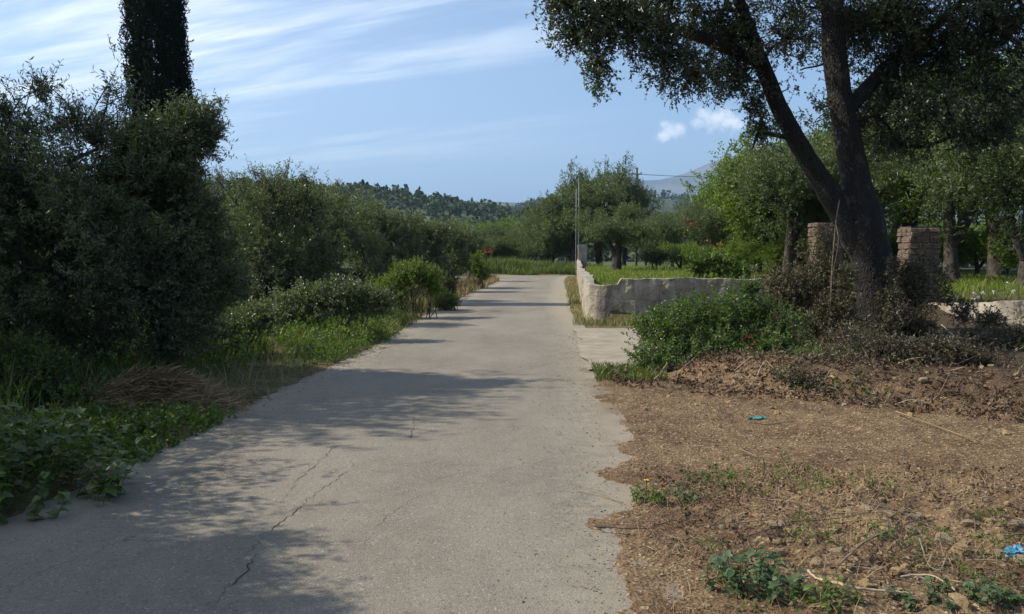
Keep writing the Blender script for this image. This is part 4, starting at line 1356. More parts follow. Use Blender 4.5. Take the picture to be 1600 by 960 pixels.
bush('bush', 'brown seeding shrub above the feathery bush on the left verge', 'bush', 26.0, 705,
     [(705, 440, 16, 18, 0, 1), (712, 455, 18, 16, 0, 1)], 500, 9, .04, .02, M['scrub'], 70)
bush('reed_clump', 'upright green reedy shrub on the left verge beside the yellow grass', 'bush', 38.0, 748,
     [(745, 415, 10, 22, 0, 1), (755, 425, 10, 16, 0, 1), (768, 420, 8, 14, 0, .6)], 600, 9, .09, .03, M['broad'], 71)
bush('bush', 'dense bramble bush under the olives along the left verge', 'bush', 15.5, 520,
     [(480, 470, 55, 30, 0, 1), (540, 465, 50, 32, 0, 1), (590, 470, 34, 26, 0, 1), (430, 490, 50, 26, 0, .8)], 2100, 10, .045, .028, M['olive'], 72)
bush('bush', 'ragged dark weeds before the big left olive, left of the straw heap', 'bush', 8.6, 80,
     [(60, 590, 70, 50, 0, 1), (130, 600, 40, 46, -.3, .8), (-10, 560, 60, 60, 0, 1), (100, 560, 20, 36, 0, .4), (30, 540, 14, 36, 0, .3)], 1500, 9, .055, .024, M['bush'], 74, gap=-.35, up=.9)
bush('bush', 'dark bramble bush under the cypress side olive', 'bush', 12.5, 330,
     [(330, 520, 60, 36, 0, 1), (260, 540, 60, 36, 0, 1), (400, 500, 50, 28, .4, .9), (180, 560, 60, 34, -.3, .9)], 1900, 10, .045, .028, M['olive'], 73)

# ------------------------------------------------------------------ grass and weeds (countless ground cover)
def blades(acc, P, h_, wd, r_, lean=.35, seg=2):
    n = len(P)
    a = r_.random(n) * 6.283
    d = np.stack([np.cos(a), np.sin(a), 0 * a], 1)
    s = np.stack([-np.sin(a), np.cos(a), 0 * a], 1)
    b = r_.random(n) * 6.283
    s = np.stack([np.cos(b), np.sin(b), 0 * b], 1)
    hh = h_ * (.5 + .8 * r_.random(n))
    ln = lean * hh * (.3 + r_.random(n))
    up = np.array((0, 0, 1.0))
    w_ = wd * (.6 + .8 * r_.random(n))
    m1 = P + up * (hh * .55)[:, None] + d * (ln * .35)[:, None]
    tp_ = P + up * hh[:, None] + d * ln[:, None]
    V = np.stack([P - s * w_[:, None] / 2, P + s * w_[:, None] / 2, m1 + s * w_[:, None] * .42, m1 - s * w_[:, None] * .42, tp_], 1).reshape(-1, 3)
    i5 = (np.arange(n) * 5)[:, None]
    acc.add(V, i5 + np.array([[0, 1, 2, 3]]), i5 + np.array([[3, 2, 4]]))


def scatter(n, fx, fy, cond, r_):
    x = r_.uniform(*fx, n); y = r_.uniform(*fy, n)
    k_ = cond(x, y)
    x, y = x[k_], y[k_]
    return np.stack([x, y, hgt(x, y) - .01], 1)


r_ = np.random.default_rng(88)
# left verge grass: Y 7..60, close to the road edge, sparser and darker under the trees
acc = Acc()
P = scatter(52000, (-6.5, 0.5), (6.5, 30), lambda x, y: ((xl(y) - x) > .12 + .25 * fbm(x, y, 1.5, 2)) & ((xl(y) - x) < 3.2) & (fbm(x, y, 1.1, 2) > -.12) & ~((y < 12.2) & ((xl(y) - x) < 1.0)) & ((y > 9) | (r_.random(len(x)) < .25)), r_)
dl = xl(P[:, 1]) - P[:, 0]
blades(acc, P, .12 + .22 * sst(dl, .1, 1.2) + .1 * fbm(P[:, 0], P[:, 1], .8, 2), .010, r_, .5)
tag(acc.obj('verge_grass', M['grass'], kind='stuff'), 'tangled green grass and weeds along the left edge of the road', 'grass')
# tall grass tufts at the far left
acc = Acc()
P = scatter(1500, (-6.2, -3.6), (7.0, 9.5), lambda x, y: (fbm(x, y, 1.6, 2) > .25) & (x < -4.3), r_)
blades(acc, P, .48, .012, r_, .7)
tag(acc.obj('tall_grass', M['grass'], kind='stuff'), 'tall arching grass stalks in front of the big left olive', 'grass')
acc = Acc()
P = scatter(5200, (-6.5, -1.6), (8, 26), lambda x, y: ((xl(y) - x) > .05) & ((xl(y) - x) < 2.6) & (fbm(x, y, 1.0, 2) < .12), r_)
blades(acc, P, .34, .009, r_, .7)
tag(acc.obj('dry_grass', M['drygrass'], kind='stuff'), 'dry stalks mixed into the green weeds of the left verge', 'grass')
# dry grass on the far left verge
acc = Acc()
P = scatter(16000, (-5, 1), (25, 54), lambda x, y: ((xl(y) - x) > -.05) & ((xl(y) - x) < 1.3 + .5 * fbm(x, y, .5, 2)), r_)
blades(acc, P, .34, .03, r_, .5)
tag(acc.obj('dry_grass', M['drygrass'], kind='stuff'), 'dry yellow grass on the left verge before the bend', 'grass')
# strip between road and wall, and round the wall corner
acc = Acc()
P = scatter(17000, (1.0, 4.5), (17.6, 56), lambda x, y: (x > xr(y) + .02 + .12 * fbm(x, y, 1.4, 2)) & (x < np.where(y > 20.5, wall_x(y) - .02, 3.9)) & ((y > 20.6) | (y > 18.7 + .35 * fbm(x, y, 2, 2))) & ~((y > 20.1) & (y < 21.5) & (x > 2.0)), r_)
blades(acc, P, .17, .016, r_, .6)
tag(acc.obj('dry_grass', M['drygrass'], kind='stuff'), 'short yellow grass between the road and the plastered wall', 'grass')
acc = Acc()
P = scatter(9000, (1.0, 3.9), (17.6, 40), lambda x, y: (x > xr(y) + .05) & (x < np.where(y > 20.5, wall_x(y) - .02, 3.9)) & ((y > 20.6) | (y > 18.9)) & ~((y > 20.1) & (y < 21.5) & (x > 2.0)), r_)
P2 = scatter(2600, (.95, 2.1), (10.6, 12.2), lambda x, y: (x > xr(y) + .12) & (fbm(x, y, 2, 2) > -.2), r_)
P = np.concatenate([P, P2])
blades(acc, P, .14, .012, r_, .6)
tag(acc.obj('verge_grass', M['grass'], kind='stuff'), 'short green grass on the right verge by the wall corner and the apron', 'grass')
# bank beyond the bend
acc = Acc()
P = scatter(15000, (-9, 6.5), (60.5, 66), lambda x, y: (y > 61 + 0.8 * fbm(x, y, .8, 2)), r_)
blades(acc, P, .55 + .5 * fbm(P[:, 0], P[:, 1], .5, 3).clip(-.6, 1), .04, r_, .6)
tag(acc.obj('tall_grass', M['grass'], kind='stuff'), 'tall green grass bank across the end of the visible road', 'grass')
# garden lawn
acc = Acc()
P = scatter(52000, (2.3, 18), (20.5, 55), lambda x, y: (x > wall_x(y) + .3) & (x < .62 * y), r_)
blades(acc, P, .13, .022, r_, .5)
P = scatter(12000, (6, 18), (18, 48), lambda x, y: (x > wall_x(y) + .3) & (fbm(x, y, .35, 2) > -.05), r_)
blades(acc, P, .24, .022, r_, .6)
tag(acc.obj('lawn_grass', M['lawn'], kind='stuff'), 'bright green grass in the garden behind the wall', 'grass')


def ground_cover(name, label, n, fx, fy, cond, hmax, k, L, Wd, m, flat=.8, length=.14):
    P = scatter(n, fx, fy, cond, r_)
    P[:, 2] += .02 + hmax * r_.random(len(P)) ** 1.4 * (0.6 + .6 * fbm(P[:, 0], P[:, 1], 1.3, 2).clip(-.5, 1))
    O = norm(r_.normal(size=P.shape) * np.array((1, 1, .4)) + np.array((0, 0, .7)))
    ac = Acc()
    sprays(ac, P, O, k, length, L, Wd, r_, .5, None, flat=flat)
    return tag(ac.obj(name, m, kind='stuff'), label, 'weeds')


ground_cover('verge_weeds', 'sunlit leafy weeds spilling towards the road on the left verge', 6000, (-6, -1.9), (10.8, 21),
             lambda x, y: ((xl(y) - x) > .15 + .3 * fbm(x, y, 1.2, 2)) & ((xl(y) - x) < 2.6) & (fbm(x, y, .9, 3) > -.12), .46, 8, .05, .030, M['weed'])
ground_cover('verge_weeds', 'low creeping leaves beside the straw heap at the road edge', 1500, (-4.4, -2.3), (6.4, 8.3),
             lambda x, y: ((xl(y) - x) > .05 + .25 * fbm(x, y, 2, 2)) & ((xl(y) - x) < 1.5), .12, 7, .042, .032, M['weed'])
ground_cover('verge_weeds', 'mixed weeds in the shade under the left olive trees', 3800, (-8, -3.2), (8.5, 24),
             lambda x, y: (xl(y) - x) > 1.2, .5, 8, .055, .03, M['bush'])
ground_cover('verge_weeds', 'small green weeds among the rubble on the far side of the dirt', 900, (3.0, 8.0), (7.6, 12),
             lambda x, y: (y > mound_edge(x) - .3) & (fbm(x, y, 1.1, 2) > .1), .12, 7, .04, .024, M['weed'])
ground_cover('dead_leaves', 'brown dead leaves and litter along the edge of the mound', 4200, (1.2, 8.6), (6.0, 12),
             lambda x, y: (np.abs(y - mound_edge(x) - .3) < .9 + .4 * fbm(x, y, 1, 2)), .07, 7, .05, .028, M['deadleaf'], flat=.6)
ground_cover('dead_leaves', 'curled brown dead leaves in the foreground rubble', 520, (.9, 3.6), (3.6, 6.2),
             lambda x, y: (fbm(x, y, 1.3, 2) > -.1) & (x > xr(y) + .15), .03, 5, .032, .018, M['deadleaf'], flat=.6, length=.10)
ground_cover('verge_weeds', 'sparse small weeds on the foreground rubble', 800, (1.0, 3.4), (3.6, 6.4),
             lambda x, y: (fbm(x, y, 1.7, 2) > .18) & (x > xr(y) + .35), .05, 7, .026, .014, M['weed'], length=.07)

# ------------------------------------------------------------------ straw, chips, gravel
def litter(acc, P, L0, L1, w_, r_, tilt=.25, lift=.006):
    n = len(P)
    a = r_.random(n) * 6.283
    D = norm(np.stack([np.cos(a), np.sin(a), r_.normal(size=n) * tilt], 1))
    N = norm(np.stack([r_.normal(size=n) * .5, r_.normal(size=n) * .5, np.ones(n)], 1))
    N = norm(N - D * (N * D).sum(-1, keepdims=True))
    L = L0 + (L1 - L0) * r_.random(n) ** 2.5
    Q = P.copy(); Q[:, 2] += lift + .01
    leaf_quads(acc, Q, D, N, L, np.minimum(w_ * (.6 + .8 * r_.random(n)), L * .6), fold=.06, mid=.5)


acc = Acc()
P = scatter(26000, (.5, 6.5), (3.4, 11), lambda x, y: (x > xr(y) - .12 + .3 * fbm(x, y, .9, 2)) & (y < mound_edge(x) + 1) & (fbm(x, y, 1.2, 3) > -.45) & (x < y * .62 + .3), r_)
litter(acc, P, .008, .04, .009, r_)
tag(acc.obj('wood_chips', M['chips'], kind='stuff'), 'brown wood chips and bark crumbs covering the bare dirt', 'litter')
acc = Acc()
P = scatter(3600, (.5, 6.5), (3.4, 11), lambda x, y: (x > xr(y) - .2) & (y < mound_edge(x) + 1) & (x < y * .62 + .3), r_)
litter(acc, P, .03, .16, .005, r_, .12, .012)
tag(acc.obj('straw_pieces', M['straw'], kind='stuff'), 'pale straw stalks scattered over the bare dirt', 'litter')
# dry stalks in the foreground
acc = Acc()
P = scatter(7000, (.7, 3.4), (3.4, 6.2), lambda x, y: (x > xr(y) + .05) & (fbm(x, y, 1.6, 2) > -.15), r_)
blades(acc, P, .07, .004, r_, 2.2)
tag(acc.obj('dry_stalks', M['straw'], kind='stuff'), 'broken dry grass stalks among the foreground rubble', 'grass')
# crumbs on the road edges
acc = Acc()
x = np.concatenate([r_.normal(0, .22, 2400) + .62, r_.normal(0, .2, 500) - 2.55]); y = np.concatenate([r_.uniform(3.4, 17, 2400), r_.uniform(6, 13, 500)])
x[:2400] = xr(y[:2400]) - np.abs(r_.normal(0, .30, 2400)); x[2400:] = xl(y[2400:]) + np.abs(r_.normal(0, .2, 500))
litter(acc, np.stack([x, y, np.full(2900, .012)], 1), .008, .035, .012, r_, .2, .008)
tag(acc.obj('road_crumbs', M['chips'], kind='stuff'), 'dirt crumbs and dead leaf bits strewn along the road edges', 'litter')
# straw heap at the left
acc = Acc()
n = 5200
a = r_.normal(size=(n, 3))
hc = gnd(238, 640)
P = np.stack([hc[0] + a[:, 0] * .42, hc[1] + a[:, 1] * .38, 0 * a[:, 0]], 1)
hr = np.exp(-((P[:, 0] - hc[0]) ** 2 / .32 + (P[:, 1] - hc[1]) ** 2 / .26))
P[:, 2] = hgt(P[:, 0], P[:, 1]) + hr * .40 * r_.random(n) ** .4
th = R(18) + r_.normal(size=n) * .8
P[:, 2] += .05 * sn(P, 4.0, 2)
D = norm(np.stack([np.cos(th), np.sin(th), -.25 * (P[:, 0] - hc[0]) + r_.normal(size=n) * .3], 1))
N = norm(np.cross(D, r_.normal(size=(n, 3))) + np.array((0, 0, .6)))
leaf_quads(acc, P, D, norm(N - D * (N * D).sum(-1, keepdims=True)), r_.uniform(.08, .34, n), r_.uniform(.004, .014, n), fold=.03)
tag(acc.obj('straw_heap', M['straw'], kind='stuff'), 'heap of cut brown straw beside the road at the left', 'straw heap')
# dry patch next to it
acc = Acc()
P = scatter(5000, (-4.2, -2.3), (7.6, 12.2), lambda x, y: ((xl(y) - x) > -.15) & ((xl(y) - x) < 1.1), r_)
litter(acc, P, .03, .16, .007, r_, .2, .01)
tag(acc.obj('dry_litter', M['straw'], kind='stuff'), 'flattened dry grass litter on the verge right of the straw heap', 'litter')


# stones
def stone_mesh(seed, m, sub=2):
    bm = bmesh.new()
    bmesh.ops.create_icosphere(bm, subdivisions=sub, radius=1)
    co = np.array([v.co[:] for v in bm.verts])
    q = 1 + .22 * sn(co, 1.2, seed) + .10 * sn(co, 3.2, seed + 2)
    rs_ = np.random.default_rng(seed)
    for _ in range(5):                       # chipped facets
        nv = norm(rs_.normal(size=3)); dd = co @ nv
        q = np.where(dd * q > .72, .72 / np.maximum(dd, .3), q)
    for v, s in zip(bm.verts, q):
        v.co = v.co * float(s)
    me = bpy.data.meshes.new('stone')
    bm.to_mesh(me); bm.free()
    me.materials.append(m)
    return me


SM = [stone_mesh(s, M['stone']) for s in range(5)] + [stone_mesh(s + 9, M['ochre']) for s in range(3)]


def stone(px, py, s, label, group='rubble stones', kind=None, asp=.7, big=False):
    p = gnd(px, py)
    me = SM[kind if kind is not None else random.randrange(8)]
    o = bpy.data.objects.new('stone', me)
    COL.objects.link(o)
    z = float(hgt(p[0], p[1]))
    o.location = (float(p[0]), float(p[1]), z + s * asp * .35)
    o.scale = (s, s * random.uniform(.75, 1.0), s * asp)
    o.rotation_euler = (random.uniform(-.3, .3), random.uniform(-.3, .3), random.uniform(0, 6))
    tag(o, label, 'stone', group)


for px, py, s, kd, lab in ((1472, 850, .062, 2, 'largest pale stone of the foreground rubble, topmost of its small heap'), (1500, 868, .048, 6, 'flat tan stone just right below the largest pale stone'),
                           (1352, 832, .042, 5, 'yellowish block left of the pale grey stone in the rubble band'), (1425, 838, .042, 0, 'pale grey ragged stone between two sticks'),
                           (1352, 925, .042, 5, 'square ochre stone above the pale root in the bottom rubble'), (1400, 905, .036, 6, 'flat ochre stone right of the nettle clump'),
                           (1410, 932, .034, 7, 'small tan stone behind the pale root'), (1520, 846, .040, 5, 'orange brown clod of stone behind the largest stone'),
                           (1592, 890, .050, 1, 'pale stone at the right edge below the blue plastic'), (1048, 848, .026, 3, 'small round clod near the road edge in the foreground'),
                           (1250, 862, .034, 7, 'dark brown clod above the nettle clump'), (1500, 955, .05, 6, 'ochre stone at the bottom edge right of the root'),
                           (1385, 575, .085, 3, 'grey stone on the mound right of the dead leaves'), (1425, 560, .09, 1, 'pale stone on the mound under the oak shade'), (1442, 628, .06, 4, 'pale stone at the foot of the mound near the right')):
    stone(px, py, s, lab, None, kd)
for q in range(150):
    px, py = random.uniform(1120, 1600), random.gauss(842, 36)
    if py < 780 or py > 955:
        continue
    stone(px, py, .011 + .036 * random.random() ** 2, 'small tan rubble stone lying in the foreground debris band', 'small rubble stones in the foreground')
for q in range(60):
    px = random.uniform(1000, 1600)
    py = 600 + (px - 930) * .05 + random.gauss(0, 16)
    stone(px, py, random.uniform(.018, .045), 'small stone lying among dead leaves along the mound edge', 'small stones along the mound edge')
# countless gravel: joined low-poly bits
acc = Acc()
ico = np.array([(0, 0, 1), (.9, 0, .2), (.2, .85, .25), (-.75, .5, .2), (-.7, -.55, .15), (.25, -.85, .2), (0, 0, -.6)])
icf = np.array([[0, 1, 2], [0, 2, 3], [0, 3, 4], [0, 4, 5], [0, 5, 1], [6, 2, 1], [6, 3, 2], [6, 4, 3], [6, 5, 4], [6, 1, 5]])
P = scatter(15000, (.6, 6.5), (3.4, 11.5), lambda x, y: (x > xr(y) + .05 + .2 * fbm(x, y, 1, 2)) & (y < mound_edge(x) + 1.2) & (x < y * .62 + .3) & (fbm(x, y, .7, 3) > -.5), r_)
n = len(P)
sz = .0035 + .011 * r_.random(n) ** 4 + .004 * (np.abs(P[:, 1] - 5.2) < 1.2) * r_.random(n)
a = r_.random(n) * 6.283
ca, sa = np.cos(a), np.sin(a)
q = ico[None] * (1 + .3 * r_.normal(size=(n, 7, 1)) * .6) * sz[:, None, None] * np.array((1.1, 1, .75))
q = np.stack([q[..., 0] * ca[:, None] - q[..., 1] * sa[:, None], q[..., 0] * sa[:, None] + q[..., 1] * ca[:, None], q[..., 2]], -1) + P[:, None] + np.array((0, 0, .012))
acc.add(q.reshape(-1, 3), (icf[None] + (np.arange(n) * 7)[:, None, None]).reshape(-1, 3))
M['gravel'] = leaf_mat('gravel_bits', (.085, .052, .028), (.34, .25, .145), rough=.9, trans=0.0)
tag(acc.obj('gravel', M['gravel'], kind='stuff'), 'small clods and gravel on the bare dirt', 'gravel')


# sticks and roots
def stick(pix, r0, m, label, z=.04, name='stick', group=None, wob=.0, zs=None, side=0):
    pts = []
    for q, p in enumerate(pix):
        g_ = gnd(*p)
        zz_ = float(hgt(g_[0], g_[1])) + (zs[q] if zs else z)
        pts.append((g_[0], g_[1], zz_))
    q = resample(pts, max(8, len(pix) * 5))
    q[:, :2] += rng.normal(size=(len(q), 2)) * r0 * .35
    ac = Acc(); tube(ac, q, np.linspace(r0, r0 * .5, len(q)) * (1 + .15 * rng.normal(size=len(q))).clip(.6, 1.5), 6)
    for _ in range(side):
        i_ = rng.integers(2, len(q) - 2)
        L = r0 * rng.uniform(10, 22)
        d = norm(q[i_ + 1] - q[i_] + rng.normal(size=3) * .8 * np.linalg.norm(q[i_ + 1] - q[i_])); d[2] = abs(d[2]) * .5
        tube(ac, curve(q[i_], q[i_] + d * L, 5, wob=.06, r=rng), np.linspace(r0 * .5, r0 * .2, 5), 5)
    tag(ac.obj(name, m, smooth=True), label, 'stick', group)


stick([(1283, 925), (1300, 934), (1330, 944), (1400, 944), (1420, 945)], .009, M['root'], 'thick pale peeled root lying across the bottom of the rubble', name='root')
stick([(1262, 912), (1275, 922), (1290, 931)], .006, M['root'], 'short pale root end beside the nettle leaves', name='root')
stick([(1405, 918), (1425, 914), (1460, 918), (1495, 935)], .006, M['root'], 'curved pale root behind the bottom right weeds', name='root')
stick([(1310, 905), (1350, 880), (1395, 855), (1430, 832), (1440, 822)], .006, M['twig'], 'grey stick slanting up to the pale grey stone', side=3)
stick([(1350, 800), (1400, 812), (1440, 828), (1462, 838)], .010, M['wood'], 'dark rough branch ending at the largest stone', side=5)
stick([(1180, 793), (1250, 805), (1300, 818), (1345, 824)], .005, M['twig'], 'long thin brown stick along the upper rubble band', side=2)
stick([(1290, 905), (1380, 908), (1480, 910), (1590, 912)], .004, M['twig'], 'long straight thin stem crossing the rubble to the right edge')
stick([(1400, 652), (1450, 668), (1510, 690), (1560, 706)], .006, M['straw'], 'long pale straw stem on the dirt at the right')
stick([(1155, 712), (1180, 720), (1230, 730)], .004, M['straw'], 'pale straw stem in the middle of the dirt')
stick([(1170, 668), (1200, 672), (1240, 668)], .004, M['wood'], 'thin dark stick just below the teal plastic piece')
stick([(905, 770), (940, 776), (975, 790)], .004, M['straw'], 'pale straw stem at the road edge beside the yellow flower')
stick([(930, 832), (975, 838), (1020, 840)], .006, M['wood'], 'dark stick at the road edge below the yellow flower')
stick([(1435, 880), (1450, 905), (1470, 915), (1478, 900)], .004, M['twig'], 'thin hooked twig standing in the right rubble', zs=[.10, .05, .04, .1])
stick([(1500, 572), (1530, 580), (1545, 584)], .008, M['root'], 'pale bent root in the dark undergrowth at the right')
stick([(1470, 560), (1490, 574), (1510, 578), (1540, 570)], .010, M['root'], 'long pale root in the shade under the low sunlit wall', zs=[.25, .16, .14, .20])
stick([(1280, 560), (1300, 545), (1340, 535)], .008, M['twig'], 'grey dead branch lying at the left foot of the oak', zs=[.08, .2, .3])
for q in range(60):
    px, py = random.uniform(1010, 1600), random.gauss(850, 42)
    if py < 775 or py > 958:
        continue
    a, L = random.gauss(0, .35), random.uniform(25, 90)
    stick([(px, py), (px + L * .5 * math.cos(a), py + L * .3 * math.sin(a)), (px + L * math.cos(a), py + L * .55 * math.sin(a))],
          random.uniform(.0018, .0042), M[random.choice(('twig', 'straw', 'wood'))], 'thin dead stick lying in the foreground debris', group='thin sticks in the foreground debris', z=random.uniform(.02, .05), name='stick')
for q in range(46):
    px = random.uniform(1010, 1600)
    py = 592 + (px - 930) * .045 + random.gauss(0, 17)
    L = random.uniform(15, 55)
    stick([(px, py), (px + L * .5, py - random.uniform(-3, 5)), (px + L, py - random.uniform(-4, 8))], random.uniform(.003, .008), M[random.choice(('twig', 'root', 'wood', 'twig'))],
          'dead stick or root poking out of the mound edge', group='dead sticks along the mound edge', zs=[.03, random.uniform(.04, .16), random.uniform(.03, .2)])
# hanging dead twig by the oak trunk
ac = Acc()
hp = [at(1312, 312, 13.6), at(1306, 345, 13.6), at(1304, 370, 13.6), at(1300, 420, 13.6), at(1298, 480, 13.6)]
tube(ac, resample(hp, 18), np.linspace(.008, .012, 18), 5)
tube(ac, resample([at(1306, 350, 13.6), at(1311, 375, 13.5), at(1303, 420, 13.5), at(1296, 440, 13.5)], 14), np.linspace(.006, .004, 14), 5)
tube(ac, resample([at(1300, 420, 13.6), at(1316, 440, 13.7), at(1315, 470, 13.7)], 10), np.linspace(.005, .003, 10), 5)
tube(ac, resample([at(1298, 480, 13.6), at(1299, 520, 13.6), at(1301, 560, 13.5)], 10), .012, 5)
tag(ac.obj('dead_twig', M['twig'], smooth=True), 'bare pale twig rising in front of the left side of the oak trunk', 'twig')


# near plants with individual leaves
def big_leaf_mesh(name, m, L=1.0, w_=.62, serr=True, lobed=False):
    n = 7
    t = np.linspace(0, 1, n)
    half = np.interp(t, [0, .12, .3, .55, .8, 1], [0.02, .38, .5, .40, .20, 0.0]) * w_
    if lobed:
        half = np.interp(t, [0, .1, .3, .45, .6, .8, 1], [.1, .5, .55, .36, .42, .2, 0.0]) * w_
    V, F = [], []
    for i_ in range(n):
        zc = -0.25 * t[i_] ** 2
        V += [(-half[i_], t[i_] + (0.05 if i_ in (2, 4) and serr else 0), zc + half[i_] * .25), (0, t[i_], zc), (half[i_], t[i_] + (0.05 if i_ in (3, 5) and serr else 0), zc + half[i_] * .25)]
    for i_ in range(n - 1):
        a = i_ * 3
        F += [[a, a + 1, a + 4, a + 3], [a + 1, a + 2, a + 5, a + 4]]
    ac = Acc(); ac.add(V, F)
    return ac.mesh(name, m, smooth=True)


LM = {'nettle': big_leaf_mesh('nettle_leaf', M['nettle']), 'vine': big_leaf_mesh('vine_leaf', M['vine'], w_=.95, lobed=True), 'weed': big_leaf_mesh('weed_leaf', M['weed'], w_=.75)}


def leafy_plant(name, label, cat, cx_, cy_, spread, hmax, nstem, nleaf, Ls, kind, seed, group=None, maxparts=300):
    r_ = random.Random(seed)
    z0 = float(hgt(cx_, cy_))
    root = empty(name, (cx_, cy_, z0), label, cat, group)
    sa_ = Acc(); parts = 0; rest = Acc()
    base_me = LM[kind]
    bv = np.array([v.co[:] for v in base_me.vertices]); bf = np.array([list(p.vertices) for p in base_me.polygons])
    for s_ in range(nstem):
        a = r_.uniform(0, 6.283); q = r_.random() ** .6
        bx, by = math.cos(a) * spread[0] * q * .75, math.sin(a) * spread[1] * q * .75
        bz = float(hgt(cx_ + bx, cy_ + by)) - z0
        hh = hmax * r_.uniform(.45, 1.0) * (1.1 - .5 * q)
        tip = (bx + math.cos(a) * hh * .4, by + math.sin(a) * hh * .4, bz + hh)
        pts = curve((bx, by, bz - .01), tip, 6, wob=.05, r=rng)
        tube(sa_, pts, np.linspace(.0035, .0015, 6), 5)
        for l_ in range(nleaf):
            t = .25 + .75 * (l_ + .5) / nleaf
            p = pts[min(5, int(t * 5.99))]
            ph = l_ * 2.0 + r_.uniform(-.5, .5) + s_
            L = Ls * r_.uniform(.6, 1.15) * (1.15 - .4 * t)
            Mx = Matrix.Translation(tuple(p)) @ Matrix.Rotation(ph, 4, 'Z') @ Matrix.Rotation(r_.uniform(-.5, .55), 4, 'X') @ Matrix.Rotation(r_.uniform(-.5, .5), 4, 'Y') @ Matrix.Scale(L, 4)
            if parts < maxparts:
                o = bpy.data.objects.new('leaf', base_me); COL.objects.link(o); o.parent = root; o.matrix_local = Mx
                parts += 1
            else:
                mm = np.array(Mx); rest.add(bv @ mm[:3, :3].T + mm[:3, 3], bf)
    sa_.obj('stems', M['stem'], root, smooth=True)
    if rest.n:
        rest.obj('foliage', base_me.materials[0], root, smooth=True, kind='stuff')
    return root


leafy_plant('nettle_plant', 'grey green nettle clump with broad drooping leaves at the bottom right of centre', 'weed', 1.14, 3.98, (.24, .2), .22, 26, 9, .062, 'nettle', 1)
leafy_plant('nettle_plant', 'bright green low weed spreading right of the nettle clump at the bottom edge', 'weed', 1.36, 3.80, (.26, .15), .13, 22, 8, .040, 'weed', 2)
leafy_plant('ground_ivy', 'dark green creeping leaves in the bottom right corner', 'weed', 2.02, 3.86, (.38, .16), .10, 34, 7, .050, 'nettle', 3)
leafy_plant('small_weed', 'small bright weed with the single yellow flower at the dirt edge', 'weed', .86, 5.42, (.17, .17), .12, 22, 8, .034, 'weed', 4)
leafy_plant('small_weed', 'sparse green seedlings on the dirt right of the yellow flower weed', 'weed', 1.36, 6.0, (.26, .14), .06, 14, 6, .034, 'weed', 5)
leafy_plant('small_weed', 'darker broad leaved weed touching the yellow flower weed on its right', 'weed', 1.09, 5.5, (.13, .12), .13, 9, 7, .050, 'nettle', 6)
leafy_plant('small_weed', 'tiny green sprig beside the hooked twig in the rubble', 'weed', 2.05, 4.55, (.08, .06), .06, 6, 5, .035, 'nettle', 7)
vp = gnd(70, 790)
leafy_plant('bramble_vine', 'dark mound of broad vine leaves spilling onto the road in the bottom left', 'vine', -3.60, 5.55, (1.35, 1.05), .62, 210, 10, .085, 'vine', 8)
leafy_plant('bramble_vine', 'sunlit low vine leaves behind the dark leaf mound at the left', 'vine', -3.55, 7.05, (.8, .5), .22, 44, 7, .065, 'vine', 9)
# flower on the small weed
root = empty('yellow_flower', (.855, 5.42, float(hgt(.855, 5.42)) + .14), 'single yellow daisy like flower on the small weed near the road edge', 'flower')
for q in range(9):
    a = q * 6.283 / 9
    ac = Acc(); D = np.array([[math.cos(a), math.sin(a), .25]])
    leaf_quads(ac, np.array([[0, 0, 0.]]), norm(D), np.array([[0, 0, 1.]]), .022, .010, fold=.02)
    ac.obj('petal', M['petal'], root)
ac = Acc(); tube(ac, [(0, 0, -.14), (0, 0, -.05), (0, 0, .004)], [.002, .002, .006], 6); ac.obj('flower_stalk', M['stem'], root)

# litter pieces of plastic
tp_ = gnd(1183, 656)
ac = Acc()
gx, gy = np.meshgrid(np.linspace(-.085, .085, 12), np.linspace(-.032, .032, 5))
gz = .02 + .010 * np.sin(gx * 60) * np.cos(gy * 50) + .008 * sn(np.stack([gx, gy, 0 * gx], -1), 30)
V = np.stack([gx * (1 + .2 * np.sin(gy * 80)), gy, gz], -1).reshape(-1, 3)
i, j = np.meshgrid(np.arange(4), np.arange(11), indexing='ij')
F = np.stack([i * 12 + j, i * 12 + j + 1, (i + 1) * 12 + j + 1, (i + 1) * 12 + j], -1).reshape(-1, 4)
ac.add(V, F); ac.add(V - np.array((0, 0, .004)), F[:, ::-1])
o = ac.obj('plastic_strip', M['teal'], smooth=True)
o.location = (tp_[0], tp_[1], float(hgt(tp_[0], tp_[1])) + .006)
tag(o, 'small flat teal plastic scrap lying on the middle of the bare dirt', 'litter')
bp_ = gnd(1588, 880)
ac = Acc()
u_, v_ = np.meshgrid(np.linspace(0, 6.283, 26), np.linspace(0, 3.1416, 14))
Pq = np.stack([np.cos(u_) * np.sin(v_), np.sin(u_) * np.sin(v_), np.cos(v_)], -1).reshape(-1, 3)
Pq = Pq * (1 + .30 * sn(Pq, 2.5) + .22 * sn(Pq, 6, 2))[:, None] * np.array((.055, .04, .032))
i, j = np.meshgrid(np.arange(13), np.arange(25), indexing='ij')
ac.add(Pq, np.stack([i * 26 + j, i * 26 + j + 1, (i + 1) * 26 + j + 1, (i + 1) * 26 + j], -1).reshape(-1, 4))
o = ac.obj('plastic_bag', M['blue'])
o.location = (bp_[0], bp_[1], float(hgt(bp_[0], bp_[1])) + .05)
tag(o, 'crumpled bright blue plastic bag among the stones at the right edge', 'plastic bag')


# red autumn leaf sprays
def red_spray(px, py, Yd, n, s, label):
    c_ = at(px, py, Yd)
    P = c_ + rng.normal(size=(n, 3)) * np.array((s, s * .6, s))
    ac = Acc(); sprays(ac, P, norm(rng.normal(size=(n, 3))), 5, s * .8, s * .6, s * .35, rng, .3)
    tag(ac.obj('red_leaves', M['redleaf'], kind='stuff'), label, 'dead branch')


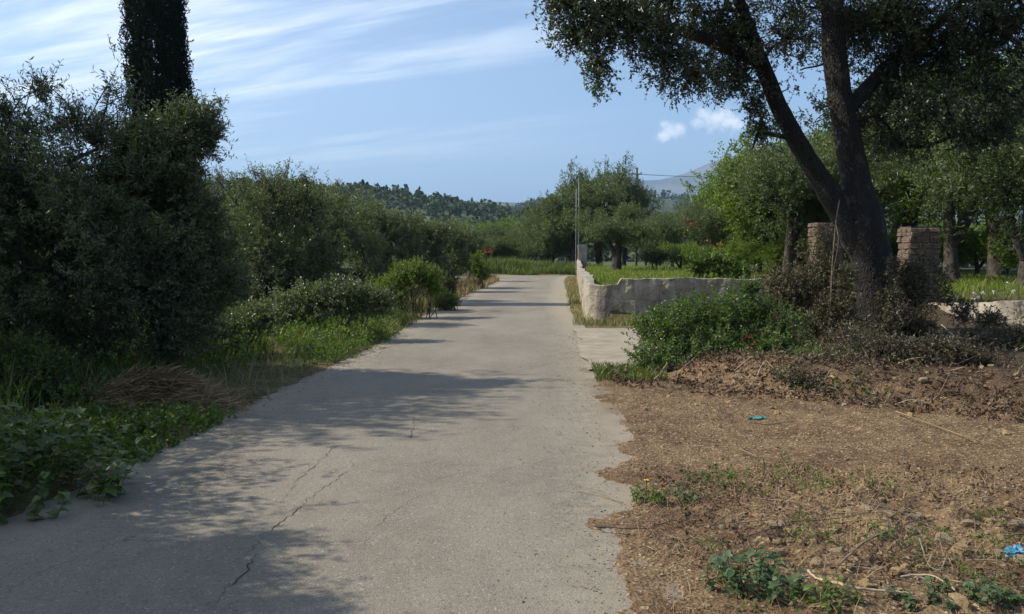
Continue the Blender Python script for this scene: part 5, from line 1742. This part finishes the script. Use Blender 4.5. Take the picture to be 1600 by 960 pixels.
red_spray(1178, 532, 11.3, 9, .05, 'reddish brown dead leaves inside the fresh green bush')
red_spray(1465, 478, 13.2, 7, .04, 'red leaves low in the dark scrub in front of the wide pillar')
red_spray(1080, 352, 32, 9, .12, 'red flower heads beside the dark olive trunk on the lawn')
red_spray(1118, 378, 30, 7, .11, 'red flower heads low between the garden tree trunks')
red_spray(597, 533, 16, 9, .05, 'orange red leaves at the road edge under the left weeds')
red_spray(762, 392, 47, 10, .22, 'tall red flowering plant right of the last left olive')

# pale wildflower heads in front of the low sunlit wall
fr = empty('wildflowers', (9.0, 17.2, .3), 'pale wildflower heads standing before the short sunlit wall', 'flowers')
for px, py in ((1522, 460), (1528, 464), (1535, 457), (1553, 456), (1583, 455), (1520, 468), (1575, 442)):
    c_ = at(px, py, 16.9) - np.array((9.0, 17.2, .3))
    ac = Acc(); n = 8
    sprays(ac, c_ + rng.normal(size=(n, 3)) * .012, norm(rng.normal(size=(n, 3))), 3, .02, .03, .022, rng, .3)
    ac.obj('flower_head', M['whitepetal'], fr)
    ac = Acc(); tube(ac, curve((c_[0], c_[1], -.1), c_, 5, wob=.04, r=rng), .003, 4); ac.obj('flower_stalk', M['stem'], fr)

# ------------------------------------------------------------------ haze
bm = bmesh.new()
bmesh.ops.create_cube(bm, size=1)
me = bpy.data.meshes.new('haze')
bm.to_mesh(me); bm.free()
hz = bpy.data.objects.new('haze', me)
COL.objects.link(hz)
hz.scale = (30000, 30000, 1000)
hz.location = (0, 8000, 500 - 12)
hm = bpy.data.materials.new('haze')
hm.use_nodes = True
for n in list(hm.node_tree.nodes):
    hm.node_tree.nodes.remove(n)
k = NT(hm.node_tree)
vo = k.n('ShaderNodeVolumePrincipled')
vo.inputs['Color'].default_value = (0.45, 0.68, 1.0, 1)
vo.inputs['Density'].default_value = 1.4e-4
vo.inputs['Anisotropy'].default_value = 0.2
oo = k.n('ShaderNodeOutputMaterial')
k.l(vo.outputs[0], oo.inputs['Volume'])
me.materials.append(hm)
hz['kind'] = 'stuff'
tag(hz, 'thin blue summer haze lying over the whole valley and the mountains', 'haze')
